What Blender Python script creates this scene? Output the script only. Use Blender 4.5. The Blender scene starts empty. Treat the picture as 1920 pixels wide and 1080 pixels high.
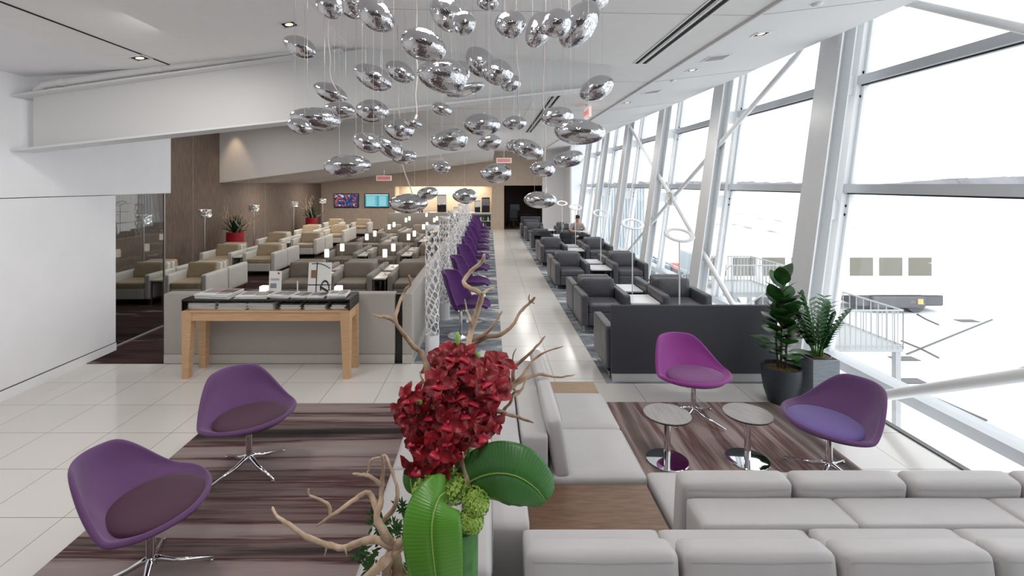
import bpy, bmesh, math, random
from mathutils import Vector, Matrix
random.seed(7)
S = bpy.context.scene
C = S.collection
PI = math.pi
H = 2.42; F = 915.0; VX = 917.0; VY = 345.0     # eye height, focal length in px, vanishing point

# ------------------------------------------------------------------ camera
cam = bpy.data.cameras.new('camera'); cam.sensor_width = 36.0; cam.lens = 36.0*F/1920.0
cam.shift_x = (960-VX)/1920.0; cam.shift_y = (VY-540)/1920.0; cam.clip_end = 6000; cam.clip_start = 0.05
camo = bpy.data.objects.new('camera', cam); C.objects.link(camo)
camo.location = (0, 0, H); camo.rotation_euler = (PI/2, 0, 0); S.camera = camo
# ------------------------------------------------------------------ world (bright overcast winter sky)
w = bpy.data.worlds.new('overcast_sky'); S.world = w; w.use_nodes = True
bg = w.node_tree.nodes['Background']; bg.inputs[0].default_value = (0.95, 0.975, 1.0, 1); bg.inputs[1].default_value = 2.15
S.view_settings.view_transform = 'Standard'; S.view_settings.look = 'None'
S.view_settings.exposure = 0.10; S.view_settings.gamma = 1.0; S.view_settings.use_curve_mapping = False
def area(name, loc, size, power, col=(1, 1, 1), rot=(0, 0, 0), sy=None):
    l = bpy.data.lights.new(name, 'AREA'); l.energy = power; l.color = col; l.size = size
    if sy: l.shape = 'RECTANGLE'; l.size_y = sy
    o = bpy.data.objects.new(name, l); C.objects.link(o); o.location = loc; o.rotation_euler = rot
    return o
def spot(name, loc, power, col=(1, .93, .85), ang=1.9, rot=(0, 0, 0), rad=.06):
    l = bpy.data.lights.new(name, 'SPOT'); l.energy = power; l.color = col; l.spot_size = ang; l.spot_blend = .8; l.shadow_soft_size = rad
    o = bpy.data.objects.new(name, l); C.objects.link(o); o.location = loc; o.rotation_euler = rot
    return o
# recessed ceiling lights of the hall
for x, y, z in ((-3.0, 1.5, 3.95), (-3.0, 4.6, 3.95), (-.3, 0.2, 4.1), (-.3, 3.4, 4.1), (-.2, 9.0, 4.1), (-.2, 13.0, 4.1),
                (-3.2, 10., 4.2), (-3.2, 13.5, 4.2), (-7., 10.5, 4.3), (-7, 14., 4.3), (1.6, 18, 4.0), (1.6, 22.5, 4.0), (3.4, 3, 4.1), (3.2, 9, 4.1), (3.3, 14, 4.1), (3.3,19,4.1)):
    area('ceiling_downlight_lamp', (x, y, z), .5, 26, (1, .96, .91))
for x, y, z in ((-7.5, 18.5, 2.6), (-4.4, 18.5, 3.0), (-1.5, 18.5, 3.4), (-7.5, 23, 2.6), (-4.4, 23, 3.0), (-1.5, 23, 3.4)):
    area('lounge_downlight_lamp', (x, y, z), .4, 46, (1, .93, .85))

# ------------------------------------------------------------------ materials
def new_mat(name):
    m = bpy.data.materials.new(name); m.use_nodes = True
    return m, m.node_tree, m.node_tree.nodes['Principled BSDF']
def setp(p, **k):
    for a, b in k.items():
        n = {'spec': 'Specular IOR Level', 'coat': 'Coat Weight', 'sheen': 'Sheen Weight', 'trans': 'Transmission Weight', 'sss': 'Subsurface Weight'}.get(a, a.capitalize())
        p.inputs[n].default_value = b
def nd(nt, t, **k):
    n = nt.nodes.new(t)
    for a, b in k.items(): setattr(n, a, b)
    return n
def mat(name, col, rough=.5, metal=0, var=.0, vs=8, bump=0, bs=60, col2=None, stretch=None, dist=.01, gen=False, **k):
    m, nt, p = new_mat(name)
    p.inputs['Base Color'].default_value = (*col, 1); setp(p, roughness=rough, metallic=metal, **k)
    tc = nd(nt, 'ShaderNodeTexCoord'); mp = nd(nt, 'ShaderNodeMapping'); nt.links.new(tc.outputs['Object'], mp.inputs[0])
    if stretch: mp.inputs['Scale'].default_value = stretch
    if var or col2:
        n = nd(nt, 'ShaderNodeTexNoise'); n.inputs['Scale'].default_value = vs; n.inputs['Detail'].default_value = 4
        nt.links.new(mp.outputs[0], n.inputs['Vector'])
        r = nd(nt, 'ShaderNodeValToRGB'); c2 = col2 or tuple(max(0, c*(1-var)) for c in col); c1 = col if col2 else tuple(min(1, c*(1+var)) for c in col)
        r.color_ramp.elements[0].position = .35; r.color_ramp.elements[1].position = .65
        r.color_ramp.elements[0].color = (*c2, 1); r.color_ramp.elements[1].color = (*c1, 1)
        nt.links.new(n.outputs[0], r.inputs[0]); nt.links.new(r.outputs[0], p.inputs['Base Color'])
    if bump:
        n = nd(nt, 'ShaderNodeTexNoise'); n.inputs['Scale'].default_value = bs; n.inputs['Detail'].default_value = 3
        nt.links.new(mp.outputs[0], n.inputs['Vector'])
        b = nd(nt, 'ShaderNodeBump'); b.inputs['Strength'].default_value = bump; b.inputs['Distance'].default_value = dist
        nt.links.new(n.outputs[0], b.inputs['Height']); nt.links.new(b.outputs[0], p.inputs['Normal'])
    return m
def emis(name, col, st):
    m, nt, p = new_mat(name); p.inputs['Base Color'].default_value = (*col, 1)
    p.inputs['Emission Color'].default_value = (*col, 1); p.inputs['Emission Strength'].default_value = st
    return m
def glass_mat(name, tint, refl):
    m = bpy.data.materials.new(name); m.use_nodes = True; nt = m.node_tree; nt.nodes.clear()
    o = nd(nt, 'ShaderNodeOutputMaterial'); mx = nd(nt, 'ShaderNodeMixShader'); t = nd(nt, 'ShaderNodeBsdfTransparent'); g = nd(nt, 'ShaderNodeBsdfGlossy')
    t.inputs[0].default_value = (*tint, 1); g.inputs['Roughness'].default_value = .01
    lw = nd(nt, 'ShaderNodeLayerWeight'); lw.inputs[0].default_value = .5
    pw = nd(nt, 'ShaderNodeMath', operation='POWER'); pw.inputs[1].default_value = 5
    ad = nd(nt, 'ShaderNodeMath', operation='ADD'); ad.inputs[1].default_value = .05
    mu = nd(nt, 'ShaderNodeMath', operation='MULTIPLY'); mu.inputs[1].default_value = refl; mu.use_clamp = True
    nt.links.new(lw.outputs['Facing'], pw.inputs[0]); nt.links.new(pw.outputs[0], ad.inputs[0]); nt.links.new(ad.outputs[0], mu.inputs[0]); nt.links.new(mu.outputs[0], mx.inputs[0])
    nt.links.new(t.outputs[0], mx.inputs[1]); nt.links.new(g.outputs[0], mx.inputs[2]); nt.links.new(mx.outputs[0], o.inputs[0])
    return m
def tile_mat(name, ox, oy, wx, wy, c, grout, rough):
    m, nt, p = new_mat(name)
    tc = nd(nt, 'ShaderNodeTexCoord'); mp = nd(nt, 'ShaderNodeMapping'); mp.inputs['Location'].default_value = (-ox, -oy, 0)
    b = nd(nt, 'ShaderNodeTexBrick'); b.offset = 0; b.squash = 1
    b.inputs['Scale'].default_value = 1; b.inputs['Brick Width'].default_value = wx; b.inputs['Row Height'].default_value = wy
    b.inputs['Mortar Size'].default_value = .0032; b.inputs['Mortar Smooth'].default_value = .1
    b.inputs['Color1'].default_value = (*c, 1); b.inputs['Color2'].default_value = (*[x*.965 for x in c], 1); b.inputs['Mortar'].default_value = (*grout, 1)
    nt.links.new(tc.outputs['Object'], mp.inputs[0]); nt.links.new(mp.outputs[0], b.inputs['Vector'])
    nt.links.new(b.outputs['Color'], p.inputs['Base Color']); setp(p, roughness=rough, spec=.6)
    bm_ = nd(nt, 'ShaderNodeBump'); bm_.inputs['Strength'].default_value = .3; bm_.inputs['Distance'].default_value = .002; bm_.invert = True
    nt.links.new(b.outputs['Fac'], bm_.inputs['Height']); nt.links.new(bm_.outputs[0], p.inputs['Normal'])
    return m
def stripe_mat(name, scale, cols, rough=.95, seed=0, detail=3, rot=0, dis=0):
    m, nt, p = new_mat(name)
    tc = nd(nt, 'ShaderNodeTexCoord'); mp = nd(nt, 'ShaderNodeMapping'); mp.inputs['Scale'].default_value = scale; mp.inputs['Location'].default_value = (seed, seed*.7, 0)
    mp.inputs['Rotation'].default_value = (0, 0, rot)
    n = nd(nt, 'ShaderNodeTexNoise'); n.inputs['Scale'].default_value = 1; n.inputs['Detail'].default_value = detail; n.inputs['Roughness'].default_value = .62
    n.inputs['Distortion'].default_value = dis
    r = nd(nt, 'ShaderNodeValToRGB'); cr = r.color_ramp
    while len(cr.elements) < len(cols): cr.elements.new(.5)
    for e, (ps, c) in zip(cr.elements, cols): e.position = ps; e.color = (*c, 1)
    nt.links.new(tc.outputs['Object'], mp.inputs[0]); nt.links.new(mp.outputs[0], n.inputs['Vector']); nt.links.new(n.outputs[0], r.inputs[0])
    nt.links.new(r.outputs[0], p.inputs['Base Color']); setp(p, roughness=rough, spec=.2)
    return m
M = dict(
 wall=mat('white_painted_plaster', (.90, .90, .93), .55, var=.012, vs=3),
 ceil=mat('ceiling_plaster', (.87, .86, .85), .8, var=.01),
 steel=mat('white_painted_steel', (.80, .815, .83), .35, var=.01),
 beam=mat('beam_paint', (.74, .74, .74), .5),
 tile=tile_mat('cream_floor_tile', -1.275, 6.55, .605, .602, (.73, .705, .675), (.26, .24, .23), .12),
 aisle=tile_mat('aisle_floor_tile', .19, 6.66, .62, .602, (.74, .715, .69), (.28, .26, .24), .17),
 rugL=stripe_mat('striped_brown_carpet', (.10, 2.3, 1), [(.30, (.018, .014, .015)), (.40, (.05, .038, .037)), (.45, (.17, .125, .12)), (.50, (.075, .03, .034)), (.54, (.27, .21, .205)), (.70, (.36, .30, .29))], seed=3.3, rot=.03, detail=7),
 rugR=stripe_mat('striped_mauve_carpet', (1.9, .12, 1), [(.30, (.06, .05, .048)), (.40, (.17, .135, .125)), (.45, (.36, .28, .265)), (.50, (.15, .085, .078)), (.55, (.40, .325, .31)), (.7, (.34, .28, .265))], seed=1.9, rot=-.16, detail=5),
 carpD=stripe_mat('dark_lounge_carpet', (.5, 3.2, 1), [(.38, (.018, .01, .011)), (.52, (.055, .026, .026)), (.60, (.04, .022, .022)), (.68, (.32, .27, .25))], seed=8),
 carpG=stripe_mat('grey_streaked_carpet', (1.1, 3.4, 1), [(.35, (.10, .115, .135)), (.50, (.20, .22, .245)), (.58, (.33, .35, .37)), (.64, (.62, .63, .63))], seed=5, rot=.5, dis=.6),
 brown=mat('brown_textured_wallcovering', (.18, .135, .108), .8, var=.16, vs=3, bump=.3, bs=90, stretch=(1, 6, 1)),
 tan=mat('tan_wallcovering', (.50, .405, .325), .8, var=.05, vs=5, bump=.2, bs=80),
 maroon=mat('dark_maroon_wall', (.045, .022, .018), .7),
 alu=mat('brushed_aluminium', (.70, .71, .72), .3, .9),
 chrome=mat('polished_chrome', (.80, .80, .82), .035, 1.0), pebble=mat('mirror_pebble_chrome', (.60, .60, .62), .03, 1.0, bump=.08, bs=3.0, dist=.25),
 steelb=mat('satin_chrome', (.72, .72, .74), .16, 1.0),
 black=mat('black_lacquer', (.012, .012, .013), .3), dark=mat('dark_gap', (.01, .01, .01), .9),
 greige=mat('taupe_fabric', (.30, .275, .25), .85, var=.07, vs=60, bump=.2, bs=200),
 greige_s=mat('taupe_leather', (.235, .20, .165), .5, var=.05),
 panel=mat('partition_fabric', (.43, .40, .37), .9, var=.06, vs=90, bump=.15, bs=300),
 plinth=mat('pale_plinth', (.55, .52, .48), .4, var=.03),
 cream=mat('cream_leather', (.66, .645, .60), .5, var=.03), tanl=mat('tan_leather', (.43, .345, .235), .5, var=.05),
 grey=mat('charcoal_leather', (.080, .080, .092), .42, var=.08, vs=12, bump=.35, bs=9, dist=.02),
 gpanel=mat('charcoal_fabric', (.05, .052, .066), .8, var=.1, vs=120),
 sofa=mat('pale_grey_leather', (.49, .475, .48), .48, var=.02, vs=6, bump=.18, bs=7, dist=.015),
 sofad=mat('sofa_base', (.05, .05, .05), .6),
 piping=mat('sofa_stitching', (.36, .34, .33), .6),
 wood=mat('oak_veneer', (.66, .42, .24), .45, col2=(.57, .345, .185), vs=5, stretch=(1, 1, 12)),
 woodh=mat('light_oak', (.66, .42, .24), .45, col2=(.58, .35, .19), vs=5, stretch=(1, 12, 12)),
 walnut=mat('walnut_top', (.205, .115, .07), .4, col2=(.13, .07, .042), vs=6, stretch=(1.2, 14, 1)),
 oakt=mat('pale_oak_top', (.36, .24, .15), .45, col2=(.30, .19, .11), vs=6, stretch=(1.5, 14, 1)),
 tabtop=mat('grey_wood_laminate', (.33, .31, .30), .3, col2=(.25, .23, .22), vs=5, stretch=(12, 1, 1)),
 white=mat('white_gloss', (.84, .84, .85), .22), whitep=mat('white_powdercoat', (.86, .86, .88), .4),
 tabw=mat('pale_stone_top', (.70, .66, .60), .25),
 purple=mat('purple_two_tone_fabric', (.118, .044, .15), .75, var=.05, vs=200, sheen=.2), 
 plum=mat('plum_seat_fabric', (.062, .016, .042), .7, var=.05, vs=200, sheen=.08),
 violet=mat('violet_felt', (.062, .006, .105), .9, var=.1, vs=40, sheen=.15),
 magenta=mat('magenta_fabric', (.27, .03, .25), .75, var=.05, vs=200, sheen=.25), magentas=mat('magenta_seat_fabric', (.19, .04, .19), .7, var=.05, vs=200, sheen=.2),
 blurp=mat('blue_purple_fabric', (.12, .075, .28), .7, var=.05, vs=200, sheen=.2),
 red=mat('red_pot_glaze', (.42, .008, .02), .45), 
 leafd=mat('dark_leaf', (.028, .10, .022), .32, var=.5, vs=9), leafz=mat('zz_leaf', (.035, .13, .045), .3, var=.45, vs=14),
 agave=mat('agave_leaf', (.02, .065, .035), .4, var=.3),
 potg=mat('slate_pot', (.035, .045, .058), .5, var=.1), 
 planter=mat('zinc_planter', (.26, .295, .33), .5, var=.14, vs=7, bump=.4, bs=22, stretch=(1, 1, 7)),
 soil=mat('moss_soil', (.16, .10, .03), .95, var=.6, vs=60, bump=1, bs=50), bark=mat('bark', (.10, .07, .045), .9),
 drift=mat('driftwood', (.50, .36, .26), .8, col2=(.30, .19, .12), vs=22, bump=.8, bs=40, dist=.006), 
 driftp=mat('pale_driftwood', (.60, .46, .34), .8, col2=(.42, .29, .20), vs=22, bump=.8, bs=40, dist=.006),
 petal=mat('crimson_petal', (.34, .003, .014), .45, col2=(.13, .001, .006), vs=30), lip=mat('deep_red_lip', (.50, .02, .05), .4),
 bud=mat('green_bud', (.25, .42, .09), .45), stemg=mat('green_stem', (.10, .26, .03), .45),
 hyd=mat('lime_hydrangea', (.42, .60, .12), .6, col2=(.24, .42, .06), vs=40), hydw=mat('pale_hydrangea', (.66, .76, .46), .6, col2=(.45, .60, .25), vs=40),
 pink=mat('pinkish_cord', (.72, .62, .59), .3), wire=mat('steel_wire', (.45, .45, .46), .3, .6),
 paper=mat('paper', (.78, .77, .75), .6), ink=mat('ink', (.03, .03, .03), .6),
 smoked=glass_mat('smoked_glass', (.16, .14, .13), 1.2), pane=glass_mat('clear_glass', (.965, .985, .985), .8), partg=glass_mat('partition_glass', (.72, .76, .75), 2.2),
 lamp=emis('glowing_lamp_shade', (1, .90, .74), 1.5), warm=emis('warm_niche_light', (1, .78, .5), 5.), dl=emis('downlight_lens', (1, .85, .6), .9),
 signr=emis('red_sign_face', (.85, .12, .10), .5), signw=emis('sign_white', (.9, .72, .7), .45),
 tv1=None, tv2=None,
 skin=mat('skin', (.50, .30, .21), .5), hair=mat('dark_hair', (.02, .014, .01), .7), shirt=mat('grey_tshirt', (.32, .34, .37), .85), navy=mat('navy_trousers', (.015, .018, .03), .85),
 nylon=mat('black_nylon', (.015, .016, .02), .7), apron_white=mat('white_apron', (.86, .87, .88), .8, var=.02, vs=.05),
 outw=mat('white_vehicle_paint', (.9, .9, .9), .5), outwin=mat('vehicle_window', (.19, .18, .145), .4), outd=mat('vehicle_underside', (.14, .14, .15), .7), 
 rail=mat('galvanised_rail', (.40, .41, .42), .5), tree=mat('misty_trees', (.235, .23, .25), 1., var=.15, vs=.02), mark=mat('apron_paint', (.14, .14, .14), .8), outred=mat('red_barrier', (.75, .12, .08), .6),
 seam=mat('panel_seam', (.50, .50, .49), .8), grille=mat('vent_grille', (.62, .62, .61), .6), screen=mat('monitor_glass', (.10, .13, .16), .2),
)
def leaf_mat(name, c1, c2):
    m, nt, p = new_mat(name)
    tc = nd(nt, 'ShaderNodeTexCoord'); wv = nd(nt, 'ShaderNodeTexWave'); wv.inputs['Scale'].default_value = 9; wv.inputs['Distortion'].default_value = .6
    wv.bands_direction = 'X'
    mp = nd(nt, 'ShaderNodeMapping'); nt.links.new(tc.outputs['UV'], mp.inputs[0]); mp.inputs['Rotation'].default_value = (0, 0, 0); mp.inputs['Scale'].default_value = (1.6, 1, 1)
    nt.links.new(mp.outputs[0], wv.inputs['Vector'])
    r = nd(nt, 'ShaderNodeValToRGB'); r.color_ramp.elements[0].color = (*c2, 1); r.color_ramp.elements[1].color = (*c1, 1)
    nt.links.new(wv.outputs[0], r.inputs[0]); nt.links.new(r.outputs[0], p.inputs['Base Color']); setp(p, roughness=.35)
    b = nd(nt, 'ShaderNodeBump'); b.inputs['Strength'].default_value = .25; b.inputs['Distance'].default_value = .0015
    nt.links.new(wv.outputs[0], b.inputs['Height']); nt.links.new(b.outputs[0], p.inputs['Normal'])
    return m
M['bigleaf'] = leaf_mat('ribbed_dark_leaf', (.055, .19, .045), (.048, .17, .04))
M['bigleaf2'] = leaf_mat('ribbed_bright_leaf', (.10, .30, .03), (.088, .27, .026))
def screen_mat(name, cols, scale, st):
    m, nt, p = new_mat(name)
    tc = nd(nt, 'ShaderNodeTexCoord'); n = nd(nt, 'ShaderNodeTexVoronoi'); n.inputs['Scale'].default_value = scale
    r = nd(nt, 'ShaderNodeValToRGB'); cr = r.color_ramp; cr.interpolation = 'CONSTANT'
    while len(cr.elements) < len(cols): cr.elements.new(.5)
    for e, (ps, c) in zip(cr.elements, cols): e.position = ps; e.color = (*c, 1)
    sp = nd(nt, 'ShaderNodeSeparateColor')
    nt.links.new(tc.outputs['Object'], n.inputs['Vector']); nt.links.new(n.outputs['Color'], sp.inputs[0]); nt.links.new(sp.outputs[0], r.inputs[0])
    nt.links.new(r.outputs[0], p.inputs['Emission Color']); p.inputs['Emission Strength'].default_value = st; p.inputs['Base Color'].default_value = (.01, .01, .01, 1)
    return m
M['tv1'] = screen_mat('television_picture', [(0, (.02, .03, .12)), (.35, (.05, .10, .30)), (.55, (.5, .10, .05)), (.7, (.6, .65, .7)), (.8, (.03, .05, .2))], 12, .8)
M['tv2'] = emis('flight_board_blue', (.06, .34, .44), .6)
M['tvtext'] = emis('flight_board_text', (.5, .75, .8), .8)

# ------------------------------------------------------------------ helpers
def hpt(px, py, Y): return Vector(((px-VX)/F*Y, Y, H-(py-VY)/F*Y))
def BM(): return bmesh.new()
def box(bm, c, s, bev=0, seg=2, rot=None):
    r = bmesh.ops.create_cube(bm, size=1)
    vs = r['verts']
    for v in vs: v.co = Vector((v.co.x*s[0], v.co.y*s[1], v.co.z*s[2]))
    if bev:
        es = set(e for v in vs for e in v.link_edges)
        rr = bmesh.ops.bevel(bm, geom=list(es), offset=bev, segments=seg, affect='EDGES', profile=.5)
        vs = list(set(vs_ for f in rr['faces'] for vs_ in f.verts) | set(v for v in vs if v.is_valid))
    mt = Matrix.Translation(Vector(c))
    if rot is not None: mt = mt @ rot
    bmesh.ops.transform(bm, matrix=mt, verts=vs)
    return vs
def bx(bm, x0, x1, y0, y1, z0, z1, bev=0, seg=2): return box(bm, ((x0+x1)/2, (y0+y1)/2, (z0+z1)/2), (x1-x0, y1-y0, z1-z0), bev, seg)
def tube(bm, pts, rad, n=8, cap=True):
    pts = [Vector(p) for p in pts]; rad = rad if isinstance(rad, (list, tuple)) else [rad]*len(pts)
    rings = []; prev = None
    for i, p in enumerate(pts):
        t = (pts[min(i+1, len(pts)-1)]-pts[max(i-1, 0)]).normalized()
        if prev is None:
            a = Vector((0, 0, 1)) if abs(t.z) < .9 else Vector((1, 0, 0)); u = t.cross(a).normalized()
        else:
            u = (prev - t*prev.dot(t)); u = u.normalized() if u.length > 1e-6 else t.orthogonal().normalized()
        v = t.cross(u); prev = u
        rings.append([bm.verts.new(p+(u*math.cos(2*PI*k/n)+v*math.sin(2*PI*k/n))*rad[i]) for k in range(n)])
    for a, b in zip(rings, rings[1:]):
        for k in range(n): bm.faces.new((a[k], a[(k+1) % n], b[(k+1) % n], b[k]))
    if cap: bm.faces.new(list(reversed(rings[0]))); bm.faces.new(rings[-1])
def lathe(bm, prof, c=(0, 0, 0), n=32, sq=1.0):
    rings = []
    for r, z in prof:
        if r < 1e-6: rings.append([bm.verts.new((c[0], c[1], c[2]+z))])
        else: rings.append([bm.verts.new((c[0]+r*math.cos(2*PI*k/n), c[1]+r*math.sin(2*PI*k/n)*sq, c[2]+z)) for k in range(n)])
    for a, b in zip(rings, rings[1:]):
        for k in range(n):
            k2 = (k+1) % n
            if len(a) == 1 and len(b) == 1: continue
            if len(a) == 1: bm.faces.new((a[0], b[k2], b[k]))
            elif len(b) == 1: bm.faces.new((a[k], a[k2], b[0]))
            else: bm.faces.new((a[k], a[k2], b[k2], b[k]))
def cushion(bm, c, s, r=.03, puff=.02, n=8, rot=None, px=0, py=0):
    """padded block: rounded edges and bulging faces"""
    hx, hy, hz = s[0]/2, s[1]/2, s[2]/2; r = min(r, hx*.95, hy*.95, hz*.95)
    b2 = bmesh.new(); bmesh.ops.create_cube(b2, size=2); bmesh.ops.subdivide_edges(b2, edges=b2.edges[:], cuts=n, use_grid_fill=True)
    def sp(t, h):                    # spread the cuts so that some fall on the rounding
        a = abs(t)**.55 if abs(t) > 0 else 0
        return math.copysign(a, t)*h
    vm = {}
    mt = Matrix.Translation(Vector(c)) @ (rot if rot is not None else Matrix.Identity(4))
    for v in b2.verts:
        q = Vector((sp(v.co.x, hx), sp(v.co.y, hy), sp(v.co.z, hz)))
        inn = Vector((max(-hx+r, min(hx-r, q.x)), max(-hy+r, min(hy-r, q.y)), max(-hz+r, min(hz-r, q.z))))
        d = q-inn
        if d.length > 1e-9: q = inn+d.normalized()*r
        ux, uy, uz = q.x/hx, q.y/hy, q.z/hz
        q.z += puff*(1-ux**4)*(1-uy**4)*uz
        q.x += px*(1-uy**2)*(1-uz**2)*ux; q.y += py*(1-ux**2)*(1-uz**2)*uy
        vm[v] = bm.verts.new(mt @ q)
    for f in b2.faces: bm.faces.new([vm[v] for v in f.verts])
    b2.free()
def sheet(bm, P, nu, nv, f, uv=False):
    g = [[bm.verts.new(f(i/(nu-1), j/(nv-1))) for j in range(nv)] for i in range(nu)]
    uvl = bm.loops.layers.uv.verify() if uv else None
    for i in range(nu-1):
        for j in range(nv-1):
            fc = bm.faces.new((g[i][j], g[i+1][j], g[i+1][j+1], g[i][j+1]))
            if uv:
                for l, (a, b) in zip(fc.loops, ((i, j), (i+1, j), (i+1, j+1), (i, j+1))): l[uvl].uv = (a/(nu-1), b/(nv-1))
def obj(name, bm, m, parent=None, smooth=False, auto=None, loc=None, mods=()):
    me = bpy.data.meshes.new(name); bmesh.ops.recalc_face_normals(bm, faces=bm.faces[:]); bm.to_mesh(me); bm.free()
    o = bpy.data.objects.new(name, me); C.objects.link(o); me.materials.append(m)
    if smooth:
        for p in me.polygons: p.use_smooth = True
    if auto is not None:
        for p in me.polygons: p.use_smooth = True
        me.set_sharp_from_angle(angle=auto)
    if parent: o.parent = parent
    if loc: o.location = loc
    for t, k in mods:
        md = o.modifiers.new(t.lower(), t)
        for a, b in k.items(): setattr(md, a, b)
    return o
def tag(o, label, cat, group=None, kind=None):
    o['label'] = label; o['category'] = cat
    if group: o['group'] = group
    if kind: o['kind'] = kind
    return o
def thing(name, label, cat, loc=(0, 0, 0), rotz=0, group=None):
    o = bpy.data.objects.new(name, None); C.objects.link(o); o.empty_display_size = .1
    o.location = loc; o.rotation_euler = (0, 0, rotz)
    return tag(o, label, cat, group)
def struct(name, bm, m, parent=None, **k):
    o = obj(name, bm, m, parent, **k)
    if not parent: o['kind'] = 'structure'
    return o
def kids(o): return [c for c in bpy.data.objects if c.parent == o]
def dup(root, loc, rotz, label, group=None):
    r = root.copy(); C.objects.link(r); r.location = loc; r.rotation_euler = (0, 0, rotz); r['label'] = label
    if group: r['group'] = group
    for ch in kids(root):
        c = ch.copy(); C.objects.link(c); c.parent = r
        for g in kids(ch):
            d = g.copy(); C.objects.link(d); d.parent = c
    return r
AUTO = .7
def text(s, size, m, parent, loc, rot=(PI/2, 0, 0), name='lettering', ext=.002, align='CENTER', scale=(1, 1, 1)):
    cu = bpy.data.curves.new(name, 'FONT'); cu.body = s; cu.size = size; cu.extrude = ext; cu.align_x = align; cu.align_y = 'CENTER'
    t = bpy.data.objects.new(name, cu); C.objects.link(t)
    dg = bpy.context.evaluated_depsgraph_get(); me = bpy.data.meshes.new_from_object(t.evaluated_get(dg)); bpy.data.objects.remove(t)
    o = bpy.data.objects.new(name, me); C.objects.link(o); me.materials.clear(); me.materials.append(m)
    o.parent = parent; o.location = loc; o.rotation_euler = rot; o.scale = scale
    return o
ORD = ['first', 'second', 'third', 'fourth', 'fifth', 'sixth', 'seventh', 'eighth', 'ninth', 'tenth', 'eleventh', 'twelfth', 'thirteenth', 'fourteenth', 'fifteenth']
# ================================================================== STRUCTURE
XL = -5.42; XB = -8.95; YB = 26.0; YR = -4.0
def gx(z): return 4.63+.132*z          # leaning glass plane
def cx(z): return 4.05+.132*z          # inner face of the columns
# floor
b = BM(); bx(b, -9.3, 4.05, YR, YB+3, -.30, 0); struct('floor', b, M['tile'])
b = BM(); bx(b, .19, 1.43, 5.95, YB+.0, .0005, .004); o = struct('floor_aisle', b, M['aisle'])
b = BM(); bx(b, XB, -1.12, 6.57, YB, .0005, .006); tag(obj('dark_carpet', b, M['carpD']), 'dark maroon carpet with pale streaks under the beige and cream armchairs', 'carpet')
b = BM(); bx(b, -1.02, .19, 6.57, 25.2, .0005, .006); tag(obj('grey_carpet', b, M['carpG']), 'grey streaked carpet under the violet swivel chairs', 'carpet')
b = BM(); bx(b, 1.43, 3.85, 5.92, 24.5, .0005, .006); tag(obj('grey_carpet', b, M['carpG']), 'grey streaked carpet under the charcoal armchairs by the windows', 'carpet')
b = BM(); bx(b, -2.81, -.0, -1.5, 5.37, .0005, .008); tag(obj('striped_rug', b, M['rugL']), 'brown and maroon striped carpet under the two plum shell chairs', 'carpet')
b = BM(); bx(b, 1.0, 3.15, 1.0, 5.40, .0005, .008); tag(obj('striped_rug', b, M['rugR']), 'mauve striped carpet under the two round pedestal tables', 'carpet')
b = BM(); bx(b, 4.0, 4.06, YR, YB, -.02, .012); struct('trim_floor_edge', b, M['black'])
# left wall: upper volume, lower wall, skirting with groove
b = BM(); bx(b, XL-.2, XL, YR, 8.31, 2.265, 5.2); struct('wall_left_upper', b, M['wall'])
b = BM(); bx(b, XL-.2, XL-.012, YR, 7.1, 0, 2.255); struct('wall_left', b, M['wall'])
b = BM(); bx(b, XL-.1, XL-.008, YR, 7.1, .115, .123); struct('trim_groove_left', b, M['dark'])
b = BM(); bx(b, XL-.03, XL+.0, YR, 7.1, 0, .112); struct('baseboard_left', b, M['wall'])
b = BM(); b.faces.new([b.verts.new(p) for p in ((XL-.10, 7.1, .02), (XL-.10, 8.29, .02), (XL-.10, 8.29, 2.262), (XL-.10, 7.1, 2.262))]); struct('window_glass_partition', b, M['partg'])
b = BM(); bx(b, XL-.13, XL-.08, 7.1, 8.31, 0, .025); bx(b, XL-.12, XL-.09, 8.285, 8.30, .02, 2.26); struct('trim_glass_channel', b, M['alu'])
# brown lounge wall, lounge near wall
b = BM(); bx(b, XB-.2, XB, 3.0, YB+.2, 0, 5.2); struct('wall_lounge_left', b, M['brown'])
b = BM(); bx(b, XB-.2, XL-.2, 2.8, 3.0, 0, 5.2); struct('wall_lounge_front', b, M['brown'])
b = BM()
for y in (10.0, 14.75, 19.5): bx(b, XB-.002, XB+.003, y, y+.008, 0, 4.6)
struct('trim_wall_joints', b, M['seam'])
# back wall with cafe niche and office alcove
wb = BM()
bx(wb, XB, -5.03, YB, YB+.2, 0, 5); bx(wb, -5.03, .14, YB, YB+.2, 2.29, 5); bx(wb, .14, .80, YB, YB+.2, 0, 5); bx(wb, .80, 2.84, YB, YB+.2, 2.34, 5)
struct('wall_back', wb, M['tan'])
b = BM(); bx(b, 2.84, 5.6, YB-.05, YB+.2, 0, 5.2); struct('wall_back_right', b, M['wall'])
b = BM(); bx(b, 3.95, 4.02, YB-2.2, YB-.05, 0, 5); struct('trim_back_return', b, M['steel'])
b = BM(); bx(b, -5.03, .14, YB+1.3, YB+1.4, 0, 2.5); bx(b, -5.13, -5.03, YB+.2, YB+1.4, 0, 2.5); bx(b, .14, .24, YB+.2, YB+1.4, 0, 2.5); bx(b, -5.13, .24, YB+.2, YB+1.4, 2.4, 2.5)
struct('wall_niche', b, mat('niche_paint', (.72, .62, .50), .6))
area('niche_lamp', (-2.4, YB+.9, 2.36), 4.4, 60, (1, .86, .70), sy=.25)
spot('soffit_face_spot', (-8.40, 15.90, 4.55), 60, (1, .68, .42), 1.0, (.0, 0, 0), .03)
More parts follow.
